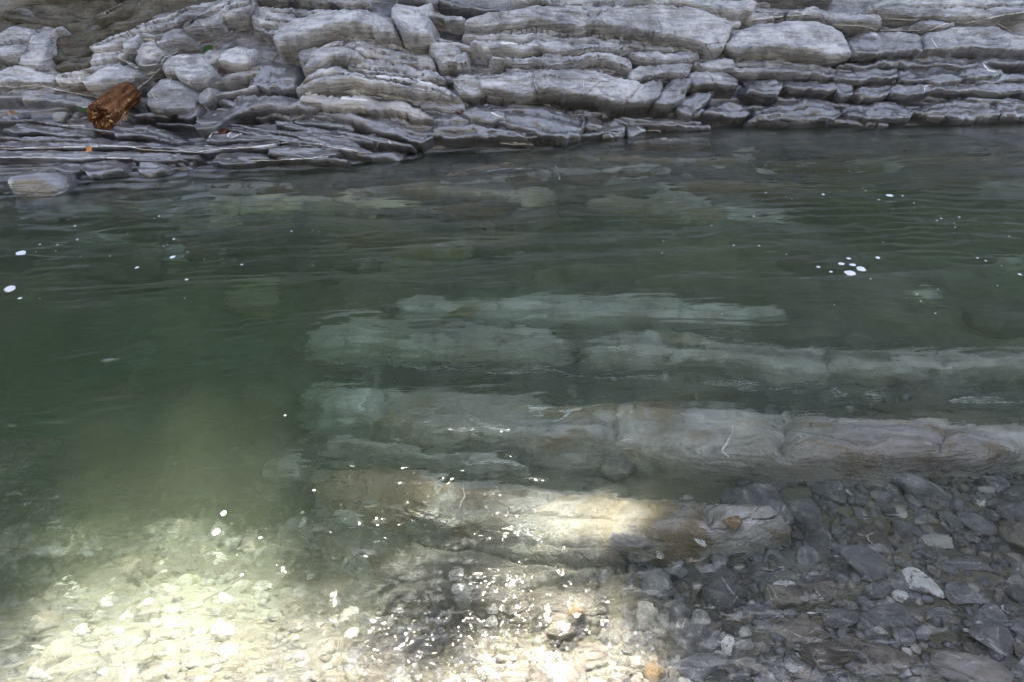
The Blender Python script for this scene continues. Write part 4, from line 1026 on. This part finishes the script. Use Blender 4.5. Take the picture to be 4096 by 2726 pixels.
# unnamed cobbles of the shallows: the largest each an object
cnt = 0; tries = 0
while cnt < 240 and tries < 9000:
    tries += 1
    u = random.random()
    if u < .62:
        px, py = random.uniform(2500, 4150), random.uniform(1850, 2760)
        if py < 2120 and px < 3250: continue
        if py < 2000 - (px - 3300) * 0.12: continue
        s = random.choice([.022, .028, .035, .045, .055, .065])
        mat = random.choices(['st_dark', 'st_brown', 'st_pale', 'quartz'], [.72, .2, .05, .03])[0]
        grp, lab = 'dark cobbles of the right hand shallows', 'dark angular cobble among many in the lower right shallows'
    elif u < .91:
        px, py = random.uniform(1250, 2600), random.uniform(2420, 2760)
        s = random.choice([.012, .016, .02, .026, .034])
        mat = random.choices(['st_brown', 'st_pale', 'st_dark', 'quartz'], [.55, .15, .2, .1])[0]
        grp, lab = 'sunlit cobbles along the bottom edge', 'small brown cobble in the sunlit gravel at the bottom edge'
    else:
        px, py = random.uniform(-100, 1400), random.uniform(1950, 2720)
        s = random.choice([.02, .028, .036, .05])
        mat = random.choices(['st_brown', 'st_pale', 'st_dark', 'quartz'], [.45, .2, .15, .2])[0]
        grp, lab = 'cobbles on the murky left bed', 'cobble on the murky sunlit bed at lower left'
    p = aim_wet(px, py)[0]
    if ground(p.x, p.y) > float(bed_z(p.x, p.y)) + .05 and s < .05: continue
    if any((p.x - a) ** 2 + (p.y - b) ** 2 < (0.75 * (r + s)) ** 2 for a, b, r in taken): continue
    if mat in ('quartz', 'st_pale'): s *= .6
    if mat == 'quartz' : lab = {'dark': 'white quartz pebble among dark cobbles in the right hand shallows', 'smal': 'white pebble in the sunlit gravel at the bottom edge', 'cobb': 'pale pebble glinting on the murky left bed'}[lab[:4]]
    elif mat == 'st_pale': lab = {'dark': 'pale grey pebble among dark cobbles in the right hand shallows', 'smal': 'pale cobble in the sunlit gravel at the bottom edge', 'cobb': 'pale grey cobble on the murky left bed'}[lab[:4]]
    o = put_stone('cobble', Vector((p.x, p.y, ground(p.x, p.y))), s * random.uniform(.9, 1.5), s * random.uniform(.8, 1.1), s * random.uniform(.7, 1.1), random.uniform(0, 6.28), mat, random.randrange(14), .3, .3)
    lab = ('larger ' if s > .04 else 'tiny ' if s < .02 else '') + lab.replace('small ', '').replace(' among many', '') + (' at right' if px > 3600 else ' beside the quartz' if px > 3000 else ' at centre' if px > 2300 else '')
    tag(o, lab, 'stone', grp)
    taken.append((p.x, p.y, s)); cnt += 1

# gravel between them
def scatter_gravel():
    lows = [stone_proto(300 + i, .6, 6, 1) for i in range(8)]
    for mat, n, seed in (('st_dark', 4200, 1), ('st_brown', 2600, 2), ('st_pale', 420, 3)):
        r = np.random.default_rng(seed); VV, FF, n0 = [], [], 0
        k = 0
        while k < n:
            x = r.uniform(-2.6, 3.4); y = r.uniform(0.35, 3.2)
            z = float(bed_z(x, y))
            dens = 1.0 if (x > .25 and z > -.28) else ((.8 if x > -.4 else .35) if z > -.3 else (.3 if x < -.5 and z > -1.2 else 0.05))
            if r.random() > dens: continue
            gz = ground(x, y)
            if gz > z + .045: continue
            k += 1
            V, F = lows[r.integers(8)]
            s = r.uniform(.006, .022) * (1 if y < 2 else 1.4)
            a = r.uniform(0, 6.28); ca, sa = math.cos(a), math.sin(a)
            W = V * np.array([r.uniform(.9, 1.5), 1, r.uniform(.7, 1)]) * s
            W = np.stack([W[:, 0] * ca - W[:, 1] * sa, W[:, 0] * sa + W[:, 1] * ca, W[:, 2]], -1) + np.array([x, y, gz + s * .15])
            VV.append(W); FF.append(F + n0); n0 += len(W)
        o = obj('gravel', mesh_np('gravel', np.concatenate(VV), np.concatenate(FF), M[mat], smooth=False))
        tag(o, {'st_dark': 'dark grey gravel filling the gaps between cobbles', 'st_brown': 'brown gravel on the bed near the bottom edge', 'st_pale': 'scattered pale gravel bits on the bed'}[mat], 'gravel', kind='stuff')
scatter_gravel()

# ------------------------------------------------------------------ stones on the far bank
def bank_stone(zf, cx, cy, w, h, rot, mat, pr, label, cat='boulder', name='boulder', sink=.3, flat=.8):
    (a, b), = zf([(cx, cy + h * .3)]); p, n = aim_air(a, b)
    d = (p - Vector(CAM)).length
    s1 = zf([(0, 0), (w, 0)]); wpx = (s1[1][0] - s1[0][0]); sx = wpx / FPX * d / 2
    sy = sx * .8; sz = sx * h / w * 1.15 / [.55, .7, .45, .8, .6, .5][pr % 6] * flat
    o = put_stone(name, Vector((p.x, p.y + sy * .3, p.z)), sx, sy, sz, math.radians(rot), mat, pr, .05, sink)
    tag(o, label, cat); return o

# wet boulder standing in the water at the left edge
(bx_, by_), = A([(235, 1500)])
pw = water_pt(bx_, by_)
bo = obj('boulder', stone_mesh(1, 'bank')); bo['wet'] = .9; bo['pale'] = .25; bo['tan'] = .2
bo.scale = (.22, .17, .22); bo.location = (pw[0], pw[1] + .12, .03); bo.rotation_euler = (0.1, 0.05, .4)
tag(bo, 'wet mottled boulder standing in the water at the left edge', 'boulder')
bank_stone(A, 480, 890, 135, 100, 10, 'st_pale', 4, 'pale grey stone lying left of the rotten log', 'stone', 'stone')
bank_stone(A, 600, 880, 100, 50, 0, 'st_pale', 5, 'small pale stone touching the left side of the rotten log', 'stone', 'stone')
bank_stone(A, 185, 895, 80, 60, 0, 'st_dark', 3, 'small grey lump of rock far left of the rotten log', 'stone', 'stone')

# ------------------------------------------------------------------ the rotten log
def build_log():
    (a0, b0), (a1, b1), (a2, b2) = A([(765, 905), (1000, 725), (800, 1000)])
    base, nrm = aim_air(a2, b2)
    d0 = ray(a0, b0); dist = (base - Vector(CAM)).length
    p0 = Vector(CAM) + Vector(d0) * (dist + .02)
    p1 = Vector(CAM) + Vector(ray(a1, b1)) * (dist + .30)
    root = bpy.data.objects.new('rotten_log', None); COL.objects.link(root)
    tag(root, 'short rotten orange brown log with a splintered end, lying on the bank', 'log')
    ax = (p1 - p0); L = ax.length; ax.normalize()
    q = ax.to_track_quat('X', 'Z')
    root.location = p0; root.rotation_mode = 'QUATERNION'; root.rotation_quaternion = q
    nu, nv = 72, 64
    u = np.linspace(0, 1, nu); th = np.linspace(0, 2 * math.pi, nv, endpoint=False)
    U, T = np.meshgrid(u, th, indexing='ij')
    R = 0.105 - 0.02 * U
    R = R * (1 + 0.16 * fbm(np.cos(T) * 1.3, np.sin(T) * 1.3, U * 1.5, 3) + 0.10 * fbm(np.cos(T) * 5, np.sin(T) * 5, U * 2.2, 3))
    R = R - 0.02 * sstep(.1, .5, fbm(np.cos(T) * 3.3, np.sin(T) * 3.3, U * 3 + 4, 2))
    jag = 0.03 * fbm(np.cos(T) * 4, np.sin(T) * 4, 1.0, 3)
    Xl = U * L + jag * (1 - U) ** 3 * 2 - jag * U ** 6
    bend = 0.02 * np.sin(U * 2.5)
    V = np.stack([Xl, R * np.cos(T), R * np.sin(T) + bend], -1).reshape(-1, 3)
    i = np.arange(nu * nv).reshape(nu, nv); j = np.roll(i, -1, 1)
    F = np.stack([i[:-1], i[1:], j[1:], j[:-1]], -1).reshape(-1, 4)
    obj('trunk', mesh_np('trunk', V, F, M['wood']), root)
    for k, nm in ((0, 'broken_end'), (1, 'rear_end')):
        rings, n2 = 14, nv
        rr = np.linspace(1, 0.0, rings)
        edge = V.reshape(nu, nv, 3)[0 if k == 0 else -1]
        cen = edge.mean(0)
        pts = []
        for s in rr:
            w = cen + (edge - cen) * s
            w[:, 0] += (0.05 if k == 0 else 0.02) * fbm(w[:, 1] * 26, w[:, 2] * 26, k + .5, 3) * min(1, (1 - s) * 6) + (0.03 if k == 0 else 0) * (1 - s)
            pts.append(w)
        P = np.concatenate(pts); ii = np.arange(rings * n2).reshape(rings, n2); jj = np.roll(ii, -1, 1)
        obj(nm, mesh_np(nm, P, np.stack([ii[:-1], ii[1:], jj[1:], jj[:-1]], -1).reshape(-1, 4), M['wood']), root)
    r = random.Random(5)
    for k in range(90):
        uu = abs(r.gauss(0, .32)) if k < 34 else r.random()
        uu = min(uu, 1); t = r.uniform(0, 6.28)
        rad = (0.105 - .02 * uu) * (r.uniform(.25, .95) if uu < .04 or k % 3 == 0 else 1.0)
        x0 = (uu * L) if k % 3 else -0.01
        c = Vector((x0, rad * math.cos(t), rad * math.sin(t)))
        ln = r.uniform(.02, .06); wd = r.uniform(.003, .009)
        d = Vector((r.uniform(-1, .35), math.cos(t) * r.uniform(.1, .6) + r.gauss(0, .25), math.sin(t) * r.uniform(.1, .6) + r.gauss(0, .25))).normalized()
        s = d.cross(Vector((r.gauss(0, 1), r.gauss(0, 1), r.gauss(0, 1)))).normalized() * wd
        n = d.cross(s).normalized() * wd * .4
        b0 = c - d * ln * .3; m0 = c + d * ln * .4; t0 = c + d * ln
        Vv = [b0 - s, b0 + s, b0 + n, m0 - s * .8, m0 + s * .7, m0 + n * 1.2, t0 + s * .1]
        obj('splinter', mesh_np('splinter', Vv, [(0, 1, 4, 3), (1, 2, 5, 4), (2, 0, 3, 5), (3, 4, 6), (4, 5, 6), (5, 3, 6)], M['wood_pale' if k % 2 else 'wood'], False), root)
    return root
build_log()

# ------------------------------------------------------------------ leaves, sprout, grass
def leaf_mesh(name, ln, wd, mat, curl=.2):
    us = np.linspace(0, 1, 8); V, F = [], []
    for u in us:
        w = wd * math.sin(math.pi * min(u * .92 + .06, 1)) ** .8
        z = -curl * ln * (u - .4) ** 2
        V += [(u * ln, -w, z + w * .25), (u * ln, 0, z), (u * ln, w, z + w * .25)]
    for i in range(7):
        k = 3 * i; F += [(k, k + 3, k + 4, k + 1), (k + 1, k + 4, k + 5, k + 2)]
    V += [(-ln * .35, 0, .01), (0, .002, 0), (0, -.002, 0)]; n = len(V)
    F += [(n - 3, n - 1, n - 2)]
    return mesh_np(name, V, F, mat)
def lay_leaf(zf, x, y, size, mat, label, rot, name='leaf', tilt=.2, root=None):
    (a, b), = zf([(x, y)]); p, n = aim_air(a, b)
    o = obj(name, leaf_mesh(name, size, size * .36, M[mat]), root)
    q = n.to_track_quat('Z', 'Y'); q = q @ Matrix.Rotation(rot, 3, 'Z').to_quaternion() @ Matrix.Rotation(-tilt, 3, 'Y').to_quaternion()
    o.rotation_mode = 'QUATERNION'; o.rotation_quaternion = q; o.location = p + n * .012
    if not root: tag(o, label, 'leaf')
    return o
lay_leaf(A, 590, 815, .10, 'leaf_green', 'fresh green leaf lying left above the rotten log', .1)
lay_leaf(A, 1545, 385, .09, 'leaf_green', 'pale green leaf on the rounded nodule, left one of two', .5)
lay_leaf(A, 1580, 380, .07, 'leaf_green', 'small green leaf on the rounded nodule, right one of two', -.3)
lay_leaf(A, 1075, 1148, .07, 'leaf_orange', 'larger orange fallen leaf on the wet shelf below the log', .2)
lay_leaf(A, 665, 1160, .05, 'leaf_orange', 'smaller orange fallen leaf on the wet shelf below the log', .6)
lay_leaf(A, 1680, 1010, .05, 'leaf_orange', 'orange leaf bit beside the white vein scratches', .9)
lay_leaf(A, 690, 700, .06, 'leaf_orange', 'dull orange leaf above the upper end of the log', 1.2)
lay_leaf(A, 80, 855, .05, 'leaf_orange', 'yellowish leaf scrap at the far left of the shelf', .4)
lay_leaf(B, 1610, 880, .06, 'leaf_orange', 'cream orange leaf scrap below the middle slabs', 1.1)
(a, b), = B([(1490, 200)]); p, n = aim_air(a, b)
sp = bpy.data.objects.new('sprout', None); COL.objects.link(sp); sp.location = p
tag(sp, 'tiny green sprout growing from the rock beside the top boulder', 'plant')
for k in range(5):
    o = obj('leaf', leaf_mesh('leaf', .055, .016, M['leaf_green'], .5), sp)
    o.rotation_euler = (0, -.7 - .2 * (k % 2), k * 1.26 + .3); o.location = (0, -.01, .012)
def strand(zf, pts, label, w=.0022, mat='straw', lift=.03):
    P = []
    for i, (x, y) in enumerate(zf(pts)):
        p, n = aim_air(x, y); P.append(p + n * (lift if 0 < i < len(pts) - 1 else .003))
    V, F = [], []
    for i, p in enumerate(P):
        V += [p + Vector((w, 0, 0)), p + Vector((-w * .5, -w, w * .3)), p + Vector((-w * .5, w, -w * .3))]
        if i:
            k = 3 * i
            for q in range(3): F.append((k - 3 + q, k - 3 + (q + 1) % 3, k + (q + 1) % 3, k + q))
    o = obj('grass_blade', mesh_np('grass_blade', V, F, M[mat])); tag(o, label, 'grass blade', 'dry grass blades hanging over the rocks')
strand(A, [(1600,350),(1640,400),(1670,460),(1700,530),(1715,600)], 'dry grass blade hanging below the two green leaves')
strand(A, [(1570,370),(1620,390),(1680,450),(1725,555)], 'second dry grass blade hanging below the two green leaves')
strand(A, [(725,90),(790,120),(830,160)], 'pale dry grass blade in the dark hollow, upper left')
strand(A, [(880,260),(980,260),(1090,265)], 'dry grass blade lying across the slanting slab')
strand(A, [(20,940),(60,890),(100,850)], 'dry grass blade at the far left of the shelf')

# ------------------------------------------------------------------ foam on the water
def foam_mesh(seed):
    r = np.random.default_rng(seed); n = 14; V, F = [(0, 0, .22)], []
    for ring, (rad, z) in enumerate(((.55, .19), (.85, .10), (1.0, -.05))):
        for i in range(n):
            a = 2 * math.pi * i / n; k = rad * (1 + .22 * float(pn(math.cos(a) * 1.5 + seed, math.sin(a) * 1.5, seed * .7)) * 2.2)
            V.append((k * math.cos(a), k * math.sin(a), z + .03 * float(pn(math.cos(a) * 3, math.sin(a) * 3, seed))))
    for i in range(n):
        F.append((0, 1 + i, 1 + (i + 1) % n))
        for q in range(2):
            b0, b1 = 1 + q * n, 1 + (q + 1) * n
            F.append((b0 + i, b1 + i, b1 + (i + 1) % n, b0 + (i + 1) % n))
    return mesh_np('foam_fleck', V, F, M['foam'])
FM = [foam_mesh(i) for i in range(8)]
def foam(zf, x, y, w, label, group='foam flecks drifting on the pool', asp=.55, rot=None):
    (a, b), = zf([(x, y)]); w *= .6; s1 = zf([(0, 0), (w, 0)])
    p = water_pt(a, b); d = np.linalg.norm(p - CAM); sx = (s1[1][0] - s1[0][0]) / FPX * d / 2
    o = obj('foam_fleck', random.choice(FM)); o.scale = (sx, sx * random.uniform(.7, 1.5), min(sx, .03) * .8)
    o.rotation_euler[2] = random.uniform(-.3, .3) if rot is None else rot
    h = water_bvh.ray_cast(Vector((p[0], p[1], 1)), Vector((0, 0, -1)))[0]
    o.location = (p[0], p[1], (h.z if h else 0) + .001)
    tag(o, label, 'foam', group)
def wb():
    me = water.data
    a = np.empty(len(me.vertices) * 3, np.float32); me.vertices.foreach_get('co', a)
    F = grid_faces(640, 620)
    return BVHTree.FromPolygons(a.reshape(-1, 3).tolist(), F.tolist())
water_bvh = wb()
K = ZA(2600, 600, 1.5749)
for x, y, w, l in [(1205,723,62,'left large foam blob of the white cluster at right'), (1277,726,64,'upper middle foam blob of the white cluster at right'), (1330,748,94,'rightmost large foam blob of the white cluster at right'), (1260,775,104,'lowest and widest foam blob of the white cluster at right'),
                   (1510,290,72,'white foam blob upstream near the far right bank'), (1140,772,36,'small foam blob at the lower left of the white cluster'), (1060,743,44,'foam blob just left of the white cluster'), (1252,683,40,'foam blob just above the white cluster'), (1435,677,40,'foam blob to the upper right of the white cluster')]:
    foam(K, x, y, w, l)
for x, y, w, l in [(760,1158,66,'largest white foam blob in the sunny lower left'), (1108,805,56,'slanting white foam blob in the middle of the sunny left'), (1145,707,44,'white foam blob above the slanting one at left'), (1332,826,28,'small foam dot right of the slanting blob'), (1237,1018,28,'small foam dot above the sunlit shallows'), (1608,586,28,'small foam dot beside the left end of the drowned ledge'), (1460,210,22,'tiny foam dot over the dark left pool')]:
    foam(Iz, x, y, w, l)
for x, y, w, l in [(70,800,110,'long white foam streak at the left edge'), (145,548,90,'slanting foam streak near the upper left shore'), (140,860,40,'foam dot below the long streak at the left edge'), (1205,578,48,'foam blob in the dark water left of centre'), (955,646,38,'foam blob left of the dark water blob'), (1300,726,40,'foam blob below the dark water blob')]:
    foam(Ez, x, y, w, l, rot=.35 if w > 60 else None)
fl_pts = [(K, q) for q in [(730,268,32),(857,292,20),(893,315,24),(1090,284,44),(1357,262,26),(1442,315,30),(1590,293,32),(1663,338,24),(1808,445,34),(1838,426,34),(1950,417,30),(1915,466,22),(1922,492,26),(1830,410,18),(1530,366,16),(655,417,30),(390,466,32),(527,605,32),(686,612,30),(85,572,22),(75,654,26),(2262,549,24),(2062,685,36),(2115,699,36),(2330,784,46),(2215,728,24),(1388,818,30),(1680,915,36),(1705,958,30),(1815,882,22),(1797,1033,30),(2190,852,24),(452,1036,26),(860,662,24),(1340,240,16),(790,187,16),(1160,978,20),(1470,575,20),(1640,387,16)]] + \
         [(Ez, q) for q in [(278,483,30),(388,531,26),(400,490,30),(540,458,34),(250,537,16),(280,567,10),(562,570,18),(768,570,20),(753,485,14),(1210,443,36),(1140,493,22),(1165,478,16),(1110,296,30),(1078,310,18),(1143,358,14),(1157,368,18),(2033,397,32),(2180,392,16),(2222,397,16),(1307,541,26),(1425,590,24),(1686,630,50),(277,860,18),(220,831,12),(1563,874,16),(1288,864,26),(885,408,18),(525,365,36),(480,327,18),(1345,52,18),(1540,475,10),(1048,562,10),(1100,622,14)]] + \
         [(Iz, q) for q in [(1360,782,10),(1212,914,14),(1417,972,14),(1690,798,12),(1185,757,8),(1132,1022,10)]]
for zf, (x, y, w) in fl_pts:
    w = w * .65
    (a, b), = zf([(x, y)])
    big = 'tiny' if w < 12 else ('small' if w < 20 else 'medium')
    where = ('close to the far bank' if b < 760 else 'in the middle of the pool' if b < 1150 else 'above the drowned ledges') if a > 1800 else \
            ('near the upper left shore' if b < 980 else 'over the dark left pool' if b < 1600 else 'in the sunny lower left')
    foam(zf, x, y, w, f'{big} white foam fleck drifting {where}' + (', towards the right edge' if a > 3400 else ''))

# ------------------------------------------------------------------ woods on the cliff top: they shade the pool except for one gap
def build_trees():
    r = np.random.default_rng(3)
    S = np.array(SUN_DIR)
    # points of the pool that lie in shade -> a leaf spray somewhere up their sun ray
    xs = np.arange(-4.5, 5.2, .115); ys = np.arange(-.6, 4.6, .115)
    X, Y = np.meshgrid(xs, ys); P = np.stack([X.ravel(), Y.ravel()], -1)
    P = P + r.uniform(-.05, .05, P.shape)
    sd = sun_sd(P)
    dap = fbm(P[:, 0] * 4.5, P[:, 1] * 4.5, 51.0, 3)
    sd = np.where((dap > .30) & (P[:, 0] > -.55) & (sd > 0), -1, sd)
    P = P[sd < r.normal(-.11, .12, len(P))]
    trees = [[] for _ in range(6)]
    for x, y in P:
        for _ in range(3):
            s = r.uniform(15.0, 18.0)
            c = np.array([x, y, 0]) + S * s + r.normal(0, .03, 3)
            trees[int(np.clip((x + 4.5) / 9.7 * 6, 0, 5))].append(c)
    labs = ['leafy tree on the cliff top above the far left bank', 'leafy tree on the cliff top above the log', 'leafy tree on the cliff top left of centre', 'leafy tree on the cliff top right of centre', 'leafy tree on the cliff top above the right bank', 'leafy tree on the cliff top above the far right bank']
    for k, pts in enumerate(trees):
        pts = np.array(pts)
        cx, cy = pts[:, 0].mean(), pts[:, 1].max() - .8
        root = bpy.data.objects.new('tree', None); COL.objects.link(root); root.location = (0, 0, 0)
        tag(root, labs[k], 'tree', 'trees on the cliff top')
        V, F = [], []
        for c in pts:
            n = S * .8 + r.normal(0, .45, 3); n /= np.linalg.norm(n)
            a = np.cross(n, r.normal(size=3)); a /= np.linalg.norm(a); b_ = np.cross(n, a)
            s = r.uniform(.085, .13); i = len(V)
            V += [c - a * s * 1.2, c - b_ * s * .7 + n * .02, c + a * s * 1.2, c + b_ * s * .7 + n * .02]
            F.append((i, i + 1, i + 2, i + 3))
        obj('crown', mesh_np('crown', np.array(V), np.array(F), M['canopy'], False), root)
        V, F = [], []
        z0 = float(cliff_top(cx)) - .3; z1 = max(pts[:, 2].max(), z0 + 2.5)
        for i in range(9):
            u = i / 8; rr = .16 * (1 - .75 * u)
            for j in range(9):
                t = 2 * math.pi * j / 9
                V.append((cx + rr * math.cos(t) + .15 * math.sin(u * 3), cy + rr * math.sin(t) - .5 * u * u, z0 + (z1 - z0) * u))
        for i in range(8):
            for j in range(9):
                F.append((i * 9 + j, i * 9 + (j + 1) % 9, (i + 1) * 9 + (j + 1) % 9, (i + 1) * 9 + j))
        obj('trunk', mesh_np('trunk', V, F, M['bark']), root)
build_trees()
print('objects', len(bpy.data.objects), 'tris', sum(len(m.loop_triangles) or len(m.polygons) for m in bpy.data.meshes))
